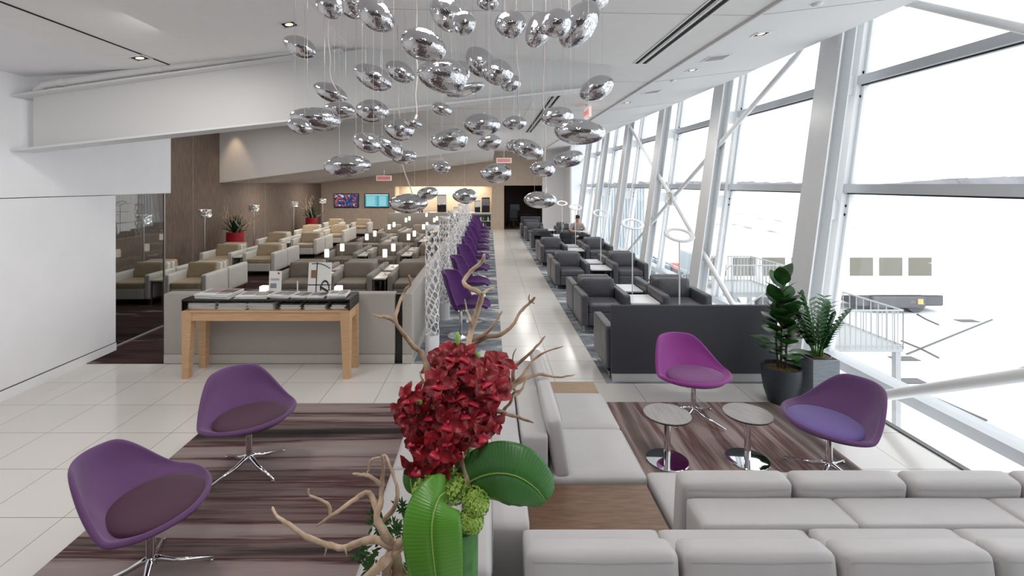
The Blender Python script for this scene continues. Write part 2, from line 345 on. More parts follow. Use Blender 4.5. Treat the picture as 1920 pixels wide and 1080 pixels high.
b = BM(); bx(b, .7, 3.0, YB+2.8, YB+2.9, 0, 2.6); bx(b, .70, .80, YB+.2, YB+2.9, 0, 2.6); bx(b, 2.84, 2.94, YB+.2, YB+2.9, 0, 2.6); bx(b, .7, 3.0, YB+.2, YB+2.9, 2.5, 2.6)
struct('wall_alcove', b, M['maroon'])
b = BM(); bx(b, .8, 2.84, YB, YB+2.8, .0005, .004); struct('floor_alcove', b, mat('alcove_wood_floor', (.16, .09, .06), .4))
# unseen wall behind the viewer, added and kept dark for contrast in the chrome reflections
b = BM(); bx(b, -9.3, 5.6, YR-.2, YR, 0, 5.2); struct('wall_rear', b, mat('dark_reflection_wall', (.13, .115, .105), .7))
# ceilings
prof = [(-5.6, 3.66), (-4.2, 3.785), (-1.79, 4.21), (2.70, 4.13), (4.5, 4.35)]
def beamY(x): return 5.65+.2*(x+5.42)
def slab(bm, p0, p1, ya0, ya1, yb0, yb1, th=.12):
    (x0, z0), (x1, z1) = p0, p1
    q = [(x0, ya0, z0), (x1, yb0, z1), (x1, yb1, z1), (x0, ya1, z0)]
    lo = [bm.verts.new(v) for v in q]; hi = [bm.verts.new((v[0], v[1], v[2]+th)) for v in q]
    bm.faces.new(lo); bm.faces.new(hi[::-1])
    for i in range(4): bm.faces.new((lo[i], lo[(i+1) % 4], hi[(i+1) % 4], hi[i]))
b = BM(); slab(b, prof[0], prof[1], YR, beamY(-5.6)+.05, YR, beamY(-4.2)+.05); struct('ceiling_left', b, M['wall'])
b = BM(); slab(b, prof[1], prof[2], YR, beamY(-4.2)+.05, YR, beamY(-1.79)+.05); struct('ceiling_slope', b, M['ceil'])
b = BM(); slab(b, prof[2], prof[3], YR, 16.25, YR, 16.25)
slab(b, (.2, 4.1745), prof[3], 16.25, YB, 16.25, YB)
struct('ceiling', b, M['ceil'])
b = BM(); slab(b, (-9.1, 4.75), (-1.79, 4.22), 3.0, 16.25, beamY(-1.79)-.2, 16.25); 
struct('ceiling_rear', b, M['ceil'])
b = BM(); slab(b, prof[3], prof[4], YR, YB, YR, YB, .15); bx(b, 2.69, 2.72, YR, YB, 4.10, 4.16); struct('ceiling_window_soffit', b, mat('soffit_plaster', (.80, .80, .80), .7))
# low ceiling at the back
b = BM()
def lz(x): return 2.46+.13*(x-XB)
q = [(XB, 16.2), (.2, 16.2), (.2, YB), (XB, YB)]
lo = [b.verts.new((x, y, lz(x))) for x, y in q]; hi = [b.verts.new((x, y, 4.95)) for x, y in q]
b.faces.new(lo); b.faces.new(hi[::-1])
for i in range(4): b.faces.new((lo[i], lo[(i+1) % 4], hi[(i+1) % 4], hi[i]))
struct('ceiling_low', b, M['ceil'])
b = BM()
for k in range(1, 15):
    y = 16.2+k*.66
    q = [(XB, y), (.2, y)]
    tube(b, [(XB+.01, y, lz(XB)), (.19, y, lz(.2))], .007, 4)
struct('trim_low_ceiling_grooves', b, M['seam'])
b = BM(); bx(b, -9.3, 5.7, YR, YB+3, 5.2, 5.4); struct('ceiling_roof_light_seal', b, M['ceil'])  # unseen slab added over the ceilings to stop sky light leaking in
# seams of the hall ceiling
b = BM()
for y in (4.95, 8.2, 11.4, 14.6): tube(b, [(-1.7, y, 4.208), (2.68, y, 4.130)], .004, 4); tube(b, [(2.72, y, 4.131), (4.48, y, 4.346)], .004, 4)
for x in (-.6, .9):
    z = 4.21-.0178*(x+1.79); tube(b, [(x, 7.4, z), (x, 16.2, z)], .004, 4)
struct('trim_ceiling_seams', b, M['seam'])
# ceiling fittings ------------------------------------------------------------
def onplane(px, py, p0, p1):
    (x0, z0), (x1, z1) = p0, p1; s = (z1-z0)/(x1-x0)
    dx, dz = (px-VX)/F, -(py-VY)/F       # direction per unit Y
    Y = (z0-H-s*x0)/(dz-s*dx); return Vector((dx*Y, Y, H+dz*Y)), math.atan(s)
def ceil_box(name, px, py, seg, sx, sy, m, label, cat, t=.012, group=None):
    p, a = onplane(px, py, prof[seg], prof[seg+1])
    t_ = thing(name, label, cat, (p.x, p.y, p.z), 0, group); t_.rotation_euler = (0, -a, 0)
    return t_
def downlight(px, py, seg, label, s=.16):
    t = ceil_box('recessed_downlight', px, py, seg, s, s, None, label, 'downlight', group='square recessed downlights')
    b = BM()
    for dx, dy, sx, sy in ((0, s/2, s+.02, .02), (0, -s/2, s+.02, .02), (s/2, 0, .02, s), (-s/2, 0, .02, s)): box(b, (dx, dy, -.004), (sx, sy, .012))
    obj('trim_frame', b, M['white'], t)
    b = BM(); box(b, (0, 0, -.002), (s-.02, s-.02, .006)); obj('dark_recess', b, M['dark'], t)
    b = BM(); lathe(b, [(0, -.008), (s*.26, -.008), (s*.26, -.004)], n=16); obj('lens', b, M['dl'], t)
for a in ((542, 45, 1, 'square recessed downlight in the ceiling left of the chrome pendants'), (1427, 63, 3, 'largest square downlight in the window soffit'),
          (1298, 131, 3, 'square downlight in the window soffit between the two vent grilles'), (1176, 192, 3, 'far small square downlight in the window soffit'),
          (1015, 154, 2, 'square downlight in the ceiling beside the second slot diffuser'), (262, 108, 1, 'square downlight in the ceiling strip beside the long black slot')):
    downlight(*a)
def grille(px, py, label):
    t = ceil_box('vent_grille', px, py, 3, 0, 0, None, label, 'vent', group='soffit vents')
    b = BM()
    for dx, dy, sx, sy in ((0, .15, .32, .02), (0, -.15, .32, .02), (.15, 0, .02, .3), (-.15, 0, .02, .3)): box(b, (dx, dy, -.004), (sx, sy, .012))
    obj('frame', b, M['white'], t)
    b = BM()
    for k in range(-5, 6): box(b, (k*.025, 0, -.003), (.008, .28, .008))
    obj('louvres', b, M['grille'], t)
grille(1343, 108, 'larger square white vent grille in the soffit over the windows'); grille(1222, 172, 'smaller farther white vent grille in the soffit over the windows')
for px, py, l in ((1532, 6, 'round white smoke detector at the top of the window soffit'), (1262, 150, 'small round white detector farther along the window soffit')):
    t = ceil_box('smoke_detector', px, py, 3, 0, 0, None, l, 'detector')
    b = BM(); lathe(b, [(.05, 0), (.05, -.012), (.035, -.03), (0, -.03)], n=20); obj('housing', b, M['white'], t, smooth=True)
# slot diffusers
def slots(name, pts, seg, w, label):
    (ax, ay), (cx_, cy_) = pts
    p, a = onplane(ax, ay, prof[seg], prof[seg+1]); q, _ = onplane(cx_, cy_, prof[seg], prof[seg+1])
    t = thing(name, label, 'air vent')
    for dx in ([-.055, .055] if w > .02 else [0]):
        b = BM(); x = (p.x+q.x)/2+dx; z = prof[seg][1]+(x-prof[seg][0])*(prof[seg+1][1]-prof[seg][1])/(prof[seg+1][0]-prof[seg][0])
        box(b, (x, (p.y+q.y)/2, z-.001), (w, abs(q.y-p.y), .006), rot=Matrix.Rotation(-a, 4, 'Y')); obj('slot', b, M['dark'], t)
    if w > .02:
        b = BM(); x = (p.x+q.x)/2; z = prof[seg][1]+(x-prof[seg][0])*(prof[seg+1][1]-prof[seg][1])/(prof[seg+1][0]-prof[seg][0])
        for dx in (-.095, 0, .095): box(b, (x+dx, (p.y+q.y)/2, z-.003), (.018, abs(q.y-p.y), .008), rot=Matrix.Rotation(-a, 4, 'Y'))
        obj('slot_frame', b, M['white'], t)
slots('slot_diffuser', ((1400, -40), (1200, 119)), 2, .045, 'long twin black slot diffuser in the ceiling nearest the window soffit')
slots('slot_diffuser', ((1082, 135), (988, 248)), 2, .045, 'farther twin black slot diffuser over the tiled aisle')
slots('ceiling_slot', ((-300, -106), (327, 123)), 1, .02, 'single thin black slot running along the left ceiling slope')
# I-beam and pipe
def Bp(x, d=0, z=0): return Vector((x, beamY(x)+d, z))
bl, br = -5.42, 1.75
def bz(x, top): 
    return (3.42+.205*(x+5.42)) if top else (2.80+.1425*(x+5.42))
t = thing('roof_beam', 'white painted steel I-beam crossing the hall behind the chrome pendants', 'beam')
def prism(bm, pts8):
    v = [bm.verts.new(p) for p in pts8]
    for f in ((0, 1, 2, 3), (7, 6, 5, 4), (0, 4, 5, 1), (1, 5, 6, 2), (2, 6, 7, 3), (3, 7, 4, 0)): bm.faces.new([v[i] for i in f])
b = BM(); xa = -5.30
prism(b, [Bp(xa, .0, bz(xa, 0)), Bp(br, 0, bz(br, 0)), Bp(br, 0.02, bz(br, 0)), Bp(xa, 0.02, bz(xa, 0)), Bp(xa, 0, bz(xa, 1)), Bp(br, 0, bz(br, 1)), Bp(br, .02, bz(br, 1)), Bp(xa, .02, bz(xa, 1))]); obj('web', b, M['beam'], t)
for top in (0, 1):
    b = BM(); e = 1.75 if not top else -1.9
    d0, d1 = (-.13, .17) if not top else (-.13, .17)
    prism(b, [Bp(bl, d0, bz(bl, top)-.012), Bp(e, d0, bz(e, top)-.012), Bp(e, d1, bz(e, top)-.012), Bp(bl, d1, bz(bl, top)-.012),
              Bp(bl, d0, bz(bl, top)+.012), Bp(e, d0, bz(e, top)+.012), Bp(e, d1, bz(e, top)+.012), Bp(bl, d1, bz(bl, top)+.012)])
    obj('flange', b, M['steel'] if not top else M['beam'], t)
t = thing('sprinkler_pipe', 'white pipe lying along the top edge of the roof beam', 'pipe')
b = BM(); tube(b, [Bp(-5.22, -.06, bz(-5.22, 1)+.03)]+[Bp(x, -.08, bz(x, 1)+.085) for x in (-5.12, -3.9)]+[Bp(-2.0, -.08, bz(-2.0, 1)+.05)], .048, 14); obj('pipe_run', b, M['beam'], t, auto=AUTO)
b = BM()
for x in (-4.95, -3.95, -2.3): p = Bp(x, -.08, bz(x, 1)+.085-(.02 if x > -3 else 0)); tube(b, [p-Vector((.03, .006, .004)), p+Vector((.03, .006, .004))], .056, 14)
obj('coupling', b, M['beam'], t, auto=AUTO)

# ---------------------------------------------------------------- window wall
colY = [-3.1, .2, 3.52, 6.82, 10.05, 13.3, 16.6, 19.9, 23.2]
ZT = 5.2; ZB = -1.2; cols = []
for i, y in enumerate(colY):
    t = thing('steel_column', ('white steel I-section window column, %s from the far end of the glass wall' % ORD[8-i]), 'column', group='white steel columns of the glass wall'); cols.append(t)
    def pl(bm, d0, d1, y0, y1, z0=ZB, z1=ZT, f=cx):
        prism(bm, [(f(z0)+d0, y0, z0), (f(z0)+d1, y0, z0), (f(z0)+d1, y1, z0), (f(z0)+d0, y1, z0), (f(z1)+d0, y0, z1), (f(z1)+d1, y0, z1), (f(z1)+d1, y1, z1), (f(z1)+d0, y1, z1)])
    b = BM(); pl(b, .022, .19, y-.225, y-.205); obj('web', b, M['steel'], t)
    b = BM(); pl(b, 0, .022, y-.43, y); obj('flange', b, M['steel'], t)
    b = BM(); pl(b, .19, .21, y-.40, y-.03); obj('flange', b, M['steel'], t)
    b = BM(); pl(b, -.10, .08, y-.14, y-.02, f=gx); pl(b, -.02, .02, y-.18, y-.14, f=gx); t2 = struct('trim_mullion_%d' % (i+1), b, M['steel'])
    b = BM()
    for z in (2.12, 2.0, 3.62, 3.95): box(b, (gx(z)-.02, y-.142, z), (.04, .01, .032))
    obj('fixing', b, M['dark'], t2)
    b = BM()
    for z in (2.06, 3.78): box(b, (gx(z)-.24, y-.08, z), (.30, .03, .26))
    obj('bracket', b, M['steel'], t2)
n = 0
for z0, z1, nm, d in ((2.30, 2.42, 'eye', .09), (3.78, 3.90, 'upper', .09), (.03, .14, 'sill', .12)):
    n += 1; b = BM(); prism(b, [(gx(z0)-d, YR, z0), (gx(z0)+d, YR, z0), (gx(z0)+d, YB, z0), (gx(z0)-d, YB, z0), (gx(z1)-d, YR, z1), (gx(z1)+d, YR, z1), (gx(z1)+d, YB, z1), (gx(z1)-d, YB, z1)])
    tr = struct('trim_transom_'+nm, b, mat('transom_paint_'+nm, (.50, .52, .55), .4))
    b = BM(); prism(b, [(gx(z0)-.03, YR, z0-.02), (gx(z0)+.03, YR, z0-.02), (gx(z0)+.03, YB, z0-.02), (gx(z0)-.03, YB, z0-.02), (gx(z0)-.03, YR, z0), (gx(z0)+.03, YR, z0), (gx(z0)+.03, YB, z0), (gx(z0)-.03, YB, z0)])
    obj('gasket', b, M['black'], tr)
for i in range(len(colY)):
    y0 = colY[i]-.02; y1 = (colY[i+1]-.14 if i+1 < len(colY) else YB)
    b = BM(); v = [b.verts.new(p) for p in ((gx(ZB), y0, ZB), (gx(ZB), y1, ZB), (gx(ZT), y1, ZT), (gx(ZT), y0, ZT))]; b.faces.new(v)
    struct('window_%d' % (i+1), b, M['pane'])
# X bracing
def brace(a, c, label, r=.045):
    t = thing('brace_rod', label, 'brace')
    b = BM(); a, c = Vector(a), Vector(c); d = (c-a).normalized()
    tube(b, [a+d*.25, c-d*.25], r, 12); obj('rod', b, M['steel'], t, auto=AUTO)
    for p, q in ((a, a+d*.27), (c-d*.27, c)):
        b = BM(); tube(b, [p, p.lerp(q, .3), q], [r*.55, r*.75, r*1.15], 12); obj('rod_end', b, M['steel'], t, auto=AUTO)
def bp(y, z): return (cx(z)+.11, y, z)
ctr = bp(11.8, 2.07)
brace(bp(7.40, 4.47), ctr, 'brace rod of the far X rising to the soffit beside the nearest visible column')
brace(bp(16.9, 4.6), ctr, 'brace rod of the far X rising toward the back of the hall')
brace(bp(7.75, 0.0), ctr, 'brace rod of the far X running down behind the charcoal screen sofa')
brace(bp(15.4, .02), ctr, 'brace rod of the far X running down toward the back of the hall')
def sleeves(a, c):
    for i, y in enumerate(colY):
        ym = y-.215
        if min(a[1], c[1])+.3 < ym < max(a[1], c[1])-.3:
            u = (ym-a[1])/(c[1]-a[1]); z = a[2]+(c[2]-a[2])*u; b = BM(); ring = []
            for f_ in (0, 1):
                for r_ in (1, .82): ring.append([b.verts.new((cx(z)+.11+.075*r_*math.cos(q*PI/12), ym-.03+.06*f_, z+.24*r_*math.sin(q*PI/12))) for q in range(24)])
            for p_, q_ in ((0, 1), (1, 3), (3, 2), (2, 0)):
                for k in range(24): b.faces.new((ring[p_][k], ring[p_][(k+1) % 24], ring[q_][(k+1) % 24], ring[q_][k]))
            obj('rod_sleeve', b, M['white'], cols[i], auto=AUTO)
for a_ in (bp(7.40, 4.47), bp(16.9, 4.6), bp(7.75, 0.0), bp(15.4, .02)): sleeves(a_, ctr)
t = thing('brace_joint', 'white four-way steel joint at the crossing of the far X brace', 'joint')
b = BM(); tube(b, [Vector(ctr)-Vector((.06, 0, 0)), Vector(ctr)+Vector((.06, 0, 0))], .17, 20); obj('plate', b, M['steel'], t, auto=AUTO)
b = BM(); tube(b, [Vector(ctr)-Vector((.09, 0, 0)), Vector(ctr)+Vector((.09, 0, 0))], .05, 12); obj('pin', b, M['steelb'], t, auto=AUTO)
ctr2 = bp(1.5, 2.25)
brace(bp(5.75, 4.60), ctr2, 'nearer upper brace rod crossing the top right window')
brace(bp(5.45, .02), ctr2, 'nearer lower brace rod rising across the bottom right window', .052)

# ---------------------------------------------------------------- outside
AZ = -5.0
b = BM(); bx(b, 5.3, 3000, -200, 4000, AZ-1, AZ); struct('floor_airport_apron', b, M['apron_white'])  # apron in one near-white tone
b = BM(); n = 90
for i in range(n):
    pass
def hills(x0, x1, Y, hmax, label, seed):
    random.seed(seed); b = BM(); N = 80; rings = []
    for i in range(N+1):
        x = x0+(x1-x0)*i/N; h = hmax*(math.sin(PI*i/N)**.5)*(.7+.3*random.random())
        rings.append([b.verts.new((x, Y-15, AZ)), b.verts.new((x+random.uniform(-3, 3), Y, AZ+h)), b.verts.new((x, Y+40, AZ+h*.9)), b.verts.new((x, Y+60, AZ))])
    for a, c in zip(rings, rings[1:]):
        for k in range(3): b.faces.new((a[k], a[k+1], c[k+1], c[k]))
    tag(obj('tree_line', b, M['tree']), label, 'trees', kind='stuff')
hills(565, 1050, 700, 20, 'misty grey wooded ridge on the horizon at right', 3)
hills(60, 900, 1100, 15, 'faint low tree line on the horizon seen between the columns', 4)
def railing(bm, a, c, h=1.05, n=14, r=.018):
    a, c = Vector(a), Vector(c); up = Vector((0, 0, h))
    tube(bm, [a+up, c+up], r*1.4, 6); tube(bm, [a+Vector((0, 0, .1)), c+Vector((0, 0, .1))], r, 6)
    for k in range(n+1): p = a.lerp(c, k/n); tube(bm, [p, p+up], r, 4)
def gantry(x0, x1, y0, y1, z, label, stair_dx):
    t = thing('stair_platform', label, 'outdoor stairs', (x0, y0, AZ)); o_ = Vector((x0, y0, AZ))
    L = lambda x, y, zz: Vector((x, y, zz))-o_
    b = BM(); box(b, L((x0+x1)/2, (y0+y1)/2, z), (x1-x0, y1-y0, .15)); obj('deck', b, M['rail'], t)
    b = BM(); railing(b, L(x0, y0, z), L(x1, y0, z)); railing(b, L(x1, y0, z), L(x1, y1, z), n=10); railing(b, L(x0, y1, z), L(x1, y1, z)); obj('railing', b, M['rail'], t)
    for x, y in ((x0+.1, y0+.1), (x1-.1, y0+.1), (x0+.1, y1-.1), (x1-.1, y1-.1)):
        b = BM(); box(b, L(x, y, (z+AZ)/2), (.14, .14, z-AZ)); obj('post', b, M['rail'], t)
    b = BM(); n = 16; xs = x0 if stair_dx < 0 else x1
    for k in range(n):
        box(b, L(xs+stair_dx*(k+.5)*.28/abs(stair_dx)*1, (y0+y1)/2, z-(k+.5)*(z-AZ)/n), (.26, y1-y0-.2, .05))
    obj('stair_flight', b, M['rail'], t)
    b = BM(); e = xs+stair_dx/abs(stair_dx)*n*.28
    railing(b, L(xs, y0+.1, z), L(e, y0+.1, AZ), n=16); railing(b, L(xs, y1-.1, z), L(e, y1-.1, AZ), n=16); obj('stair_railing', b, M['rail'], t)
gantry(9.2, 11.2, 13.2, 16.0, -2.05, 'white railed stair platform outside seen through the big window right of the plants', -1)
gantry(8.6, 10.4, 17.2, 19.4, -1.5, 'farther white railed stair platform outside between two columns', -1)
# mobile lounge (passenger vehicle)
t = thing('passenger_transporter', 'long white airport passenger vehicle with a row of brown windows on the apron', 'vehicle', (12, 28, AZ))
b = BM(); bx(b, 0, 14.2, 0, 3, 1.0, 3.4, .15); obj('body', b, M['outw'], t)
for k in range(8):
    b = BM(); bx(b, .3+k*1.68, 1.62+k*1.68, -.03, .02, 2.15, 3.2, .02); obj('window', b, M['outwin'], t)
b = BM(); bx(b, 9.3, 14.3, .2, 2.8, .35, 1.0, .1); bx(b, 10, 13, -.1, .3, .3, .98, .1); obj('undercarriage', b, M['outd'], t)
for x in (2, 4, 10.6, 12.6):
    b = BM(); tube(b, [(x, .1, .5), (x, .5, .5)], .5, 18); obj('wheel', b, M['outd'], t, auto=AUTO)
b = BM(); bx(b, 12.5, 12.8, -.14, -.08, .55, .85); obj('side_panel', b, mat('amber_panel', (.7, .5, .2), .6), t)
t = thing('terminal_pier', 'blue-grey glazed airport building outside beyond the far windows', 'building', (6.5, 27.5, AZ))
b = BM(); bx(b, 0, 2.3, 0, 30, 0, 7.3); obj('facade', b, mat('pier_cladding', (.42, .50, .56), .3), t)
b = BM()
for k in range(14): bx(b, -.04, .0, .4+k*2.1, .6+k*2.1, 0, 7.3); bx(b, .15+k*.16, .19+k*.16, -.05, 0, 0, 7.3)
obj('mullion', b, M['steel'], t)
t = thing('service_bridge', 'glass sided service walkway outside behind the far X brace', 'walkway', (9.5, 22, AZ))
b = BM(); bx(b, 0, 2.4, 0, 14, 1.6, 1.8); obj('deck', b, M['rail'], t)
b = BM()
for k in range(12): bx(b, -.05, 0.0, k*1.17, k*1.17+.08, 1.8, 3.2)
bx(b, -.06, .02, 0, 14, 3.15, 3.25); obj('railing', b, M['rail'], t)
b = BM(); bx(b, -.03, -.01, 0, 14, 1.8, 3.1); obj('side_glass', b, glass_mat('walkway_glass', (.5, .62, .66), 1.), t)
b = BM()
for k in range(4): box(b, (1.2, .5+k*4.3, .8), (.2, .2, 1.6))
obj('post', b, M['rail'], t)
tag(obj('red_barrier', (lambda b: (bx(b, 14.2, 19.0, 38, 38.6, AZ, AZ+1.2, .1), b)[1])(BM()), M['outred']), 'red barrier on the apron seen behind the ring lamp', 'barrier')
for s_, px, py, l in (('81', 1473, 415, 'larger grey number 81 painted on the white apron'), ('18', 1400, 428, 'fainter grey number painted on the apron left of the larger one')):
    Y = (H-AZ)*F/(py-VY); X = (px-VX)/F*Y
    t = thing('painted_number', l, 'ground marking', (X, Y, AZ))
    text(s_, 2.6, M['mark'], t, (0, 0, .01), (0, 0, 0), ext=.004, scale=(1.2, 9, 1))
random.seed(12)
t = thing('apron_marking', 'thin dark crack lines and drain grates on the white apron', 'ground marking', (0, 0, AZ))
b = BM()
for px, py, qx, qy in ((1700, 665, 1860, 600), (1680, 720, 1850, 790), (1690, 640, 1760, 672), (1640, 480, 1760, 478), (1850, 720, 1920, 690), (1720, 590, 1760, 610)):
    a = hpt(px, py, (H-AZ)*F/(py-VY)); c = hpt(qx, qy, (H-AZ)*F/(qy-VY)); a.z = c.z = .02; tube(b, [a, a.lerp(c, .5)+Vector((random.uniform(-.3, .3), 0, 0)), c], .05, 4)
obj('crack', b, M['mark'], t)
b = BM()
for px, py in ((1813, 602), (1695, 673), (1705, 715)):
    a = hpt(px, py, (H-AZ)*F/(py-VY)); bx(b, a.x-.5, a.x+.5, a.y-.25, a.y+.25, 0, .03)
obj('drain_grate', b, M['mark'], t)
b = BM()
for k in range(28):
    X = random.uniform(30, 160); Y = random.uniform(40, 190); L = random.uniform(3, 16); tube(b, [(X, Y, .02), (X+L*.5, Y+random.uniform(-1, 1), .03), (X+L, Y+random.uniform(-1, 1), .02)], .12, 4)
obj('wet_streak', b, mat('wet_streak', (.36, .36, .37), .7), t)
# ================================================================== FURNITURE
# ---- club armchairs (origin: floor centre; seat opens toward -Y)
def armchair(name, label, body, seat, loc, rotz, group, W=.82, D=.82, leather=False):
    t = thing(name, label, 'armchair', loc, rotz, group); aw = .115; pf = .012 if leather else .006
    for s in (-1, 1):
        b = BM(); cushion(b, (s*(W/2-aw/2), 0, .36), (aw, D, .50), .025, 0, 6, px=.004); obj('arm', b, body, t, smooth=True)
    b = BM(); cushion(b, (0, -.04, .22), (W-2*aw, D-.10, .22), .02, 0, 5); obj('seat_base', b, body, t, smooth=True)
    b = BM(); cushion(b, (0, -.075, .385), (W-2*aw-.01, D-.16, .13), .035, pf, 8); obj('seat_cushion', b, seat, t, smooth=True)
    b = BM(); cushion(b, (0, D/2-.055, .42), (W-2*aw+.01, .11, .64), .02, 0, 6); obj('back_frame', b, body, t, smooth=True)
    b = BM(); cushion(b, (0, D/2-.165, .595), (W-2*aw-.005, .15, .33), .04, .004, 8, rot=Matrix.Rotation(-.14, 4, 'X'), py=.018 if leather else .008); obj('back_cushion', b, seat, t, smooth=True)
    for sx in (-1, 1):
        for sy in (-1, 1):
            b = BM(); box(b, (sx*(W/2-.04), sy*(D/2-.05), .055), (.022, .022, .11)); obj('leg', b, M['steelb'], t)
    b = BM()
    for s in (-1, 1): box(b, (s*(W/2-.04), 0, .10), (.022, D-.1, .018))
    obj('base_rail', b, M['steelb'], t)
    return t
def side_table(name, label, loc, sx, sy, h, top, group):
    t = thing(name, label, 'side table', loc, 0, group)
    b = BM(); bx(b, -sx/2, sx/2, -sy/2, sy/2, h-.03, h, .004); obj('table_top', b, top, t)
    b = BM(); bx(b, -sx/2+.01, sx/2-.01, -sy/2+.01, sy/2-.01, h-.06, h-.03); bx(b, -sx/2+.02, sx/2-.02, sy/2-.04, sy/2-.02, .12, h-.05); obj('apron', b, M['black'], t)
    for x in (-1, 1):
        for y in (-1, 1):
            b = BM(); box(b, (x*(sx/2-.02), y*(sy/2-.02), (h-.05)/2), (.02, .02, h-.05)); obj('leg', b, M['steelb'], t)
    return t
rows = [9.7, 12.8, 15.9, 19.0]
rown = ['front row', 'second row', 'third row', 'fourth row', 'back row against the television wall']
first = {}
def put(kind, mk, loc, rz, label, group):
    if kind not in first: first[kind] = mk(label, loc, rz, group); return first[kind]
    return dup(first[kind], loc, rz, label, group)
mkG = lambda l, p, r, g: armchair('taupe_armchair', l, M['greige'], M['greige_s'], p, r, g, .86)
mkC = lambda l, p, r, g: armchair('cream_armchair', l, M['cream'], M['tanl'], p, r, g, .86)
mkL = lambda l, p, r, g: armchair('charcoal_armchair', l, M['grey'], M['grey'], p, r, g, .80, leather=True)
colG = [(-3.90, 'column beside the cream chairs'), (-2.76, 'middle column of the taupe chairs'), (-1.60, 'column beside the white perforated screens')]
for ri, y in enumerate(rows):
    for x, cn in colG:
        put('G', mkG, (x, y+.41, .006), 0, 'taupe fabric armchair facing the hall, %s, %s' % (rown[ri], cn), 'taupe armchairs')
        put('G', mkG, (x, y+1.27, .006), PI, 'taupe fabric armchair back to back, facing away, %s, %s' % (rown[ri], cn), 'taupe armchairs facing away')
    for x, cn in ((-7.18, 'column nearest the brown wall'), (-6.05, 'column nearest the taupe chairs')):
        put('C', mkC, (x, y+.41, .006), 0, 'cream and tan armchair facing the hall, %s, %s' % (rown[ri], cn), 'cream armchairs')
        put('C', mkC, (x, y+1.27, .006), PI, 'cream and tan armchair back to back, facing away, %s, %s' % (rown[ri], cn), 'cream armchairs facing away')
for x, cn in ((-7.3, 'left'), (-6.0, 'right')): put('C', mkC, (x, 23.0, .006), 0, 'cream armchair under the televisions, %s one of the pair' % cn, 'cream armchairs')
for ri, y in enumerate(rows):
    for x, w_, cn in ((-3.33, .24, 'left aisle of the taupe chairs'), (-2.18, .26, 'right aisle of the taupe chairs')):
        for dy, fb in ((.36, 'near'), (1.30, 'far')):
            put('T%.2f' % w_, lambda l, p, r, g: side_table('slim_side_table', l, p, w_, .72, .54, M['tabw'], g), (x, y+dy, .006), 0, 'slim pale side table, %s, %s, %s one' % (rown[ri], cn.replace(' of the taupe chairs', ' of taupe chairs'), fb), 'slim side tables between taupe chairs')
    put('Tc', lambda l, p, r, g: side_table('slim_side_table', l, p, .24, .72, .50, M['tabw'], g), (-6.615, y+.36, .006), 0, 'slim pale topped side table between the two cream chairs of the %s' % rown[ri], 'slim side tables between cream chairs')
put('Tc2', lambda l, p, r, g: side_table('slim_side_table', l, p, .40, .5, .50, M['tabw'], g), (-6.65, 23.0, .006), 0, 'slim side table between the cream chairs under the televisions', 'slim side tables between cream chairs')
# small glowing table lamps
def table_lamp(l, p, r, g):
    t = thing('table_lamp', l, 'lamp', p, r, g)
    b = BM(); lathe(b, [(0, 0), (.05, 0), (.05, .008), (0, .010)], n=16); obj('base', b, M['steelb'], t)
    b = BM(); tube(b, [(0, 0, .008), (0, 0, .40)], .005, 6); obj('stem', b, M['steelb'], t)
    b = BM(); lathe(b, [(0, .36), (.044, .36), (.046, .37), (.046, .51), (.044, .52), (0, .52)], n=20); obj('lamp_shade', b, M['lamp'], t, auto=AUTO)
    return t
for ri, y in enumerate(rows):
    for x, cn in ((-3.33, 'left'), (-2.18, 'right')):
        for dy, fb in ((.40, 'near'), (1.32, 'far')):
            put('L', table_lamp, (x+random.uniform(-.03, .03), y+dy, .547), 0, 'small glowing cylinder lamp, %s, %s table aisle, %s of the pair' % (rown[ri], cn, fb), 'small table lamps')
for x, y, l in ((-2.9, 22.6, 'small glowing cylinder lamp before the low screen at the back, left'), (-1.6, 22.6, 'small glowing cylinder lamp before the low screen at the back, right')):
    t = side_table('slim_side_table', 'slim side table at the very back before the low partition, %s' % ('left one' if x < -2 else 'right one'), (x, y, .006), .3, .5, .54, M['tabw'], 'slim side tables between taupe chairs')
    put('L', table_lamp, (x, y, .547), 0, l, 'small table lamps')
# ---- partitions of the beige lounge
def partition(name, label, x0, x1, y0, y1, h, m, pl=M['plinth'], ph=.12):
    t = thing(name, label, 'partition', ((x0+x1)/2, (y0+y1)/2, .0065)); X, Y = (x1-x0)/2, (y1-y0)/2
    b = BM(); bx(b, -X, X, -Y, Y, ph, h, .02, 3); obj('upholstered_panel', b, m, t, auto=.5)
    b = BM(); bx(b, -X+.004, X-.004, -Y+.004, Y-.004, 0, ph); obj('plinth', b, pl, t)
    return t
partition('low_partition', 'long low taupe upholstered partition behind the newspaper table', -4.38, -1.27, 6.56, 6.74, .94, M['panel'])
partition('low_partition', 'low pale partition running back beside the perforated columns', -1.17, -1.03, 6.56, 21.5, .94, M['panel'])
partition('low_partition', 'short low partition at the back of the taupe chairs under the cafe counter', -4.9, -1.2, 23.6, 23.8, 1.02, M['greige'])
b = BM(); bx(b, -1.255, -1.185, 6.60, 6.68, 0, .93); t = tag(obj('black_gap_strip', b, M['black']), 'black strip standing in for the dark gap between the two low partitions', 'post')  # solid black strip, stands in for the dark gap between partitions
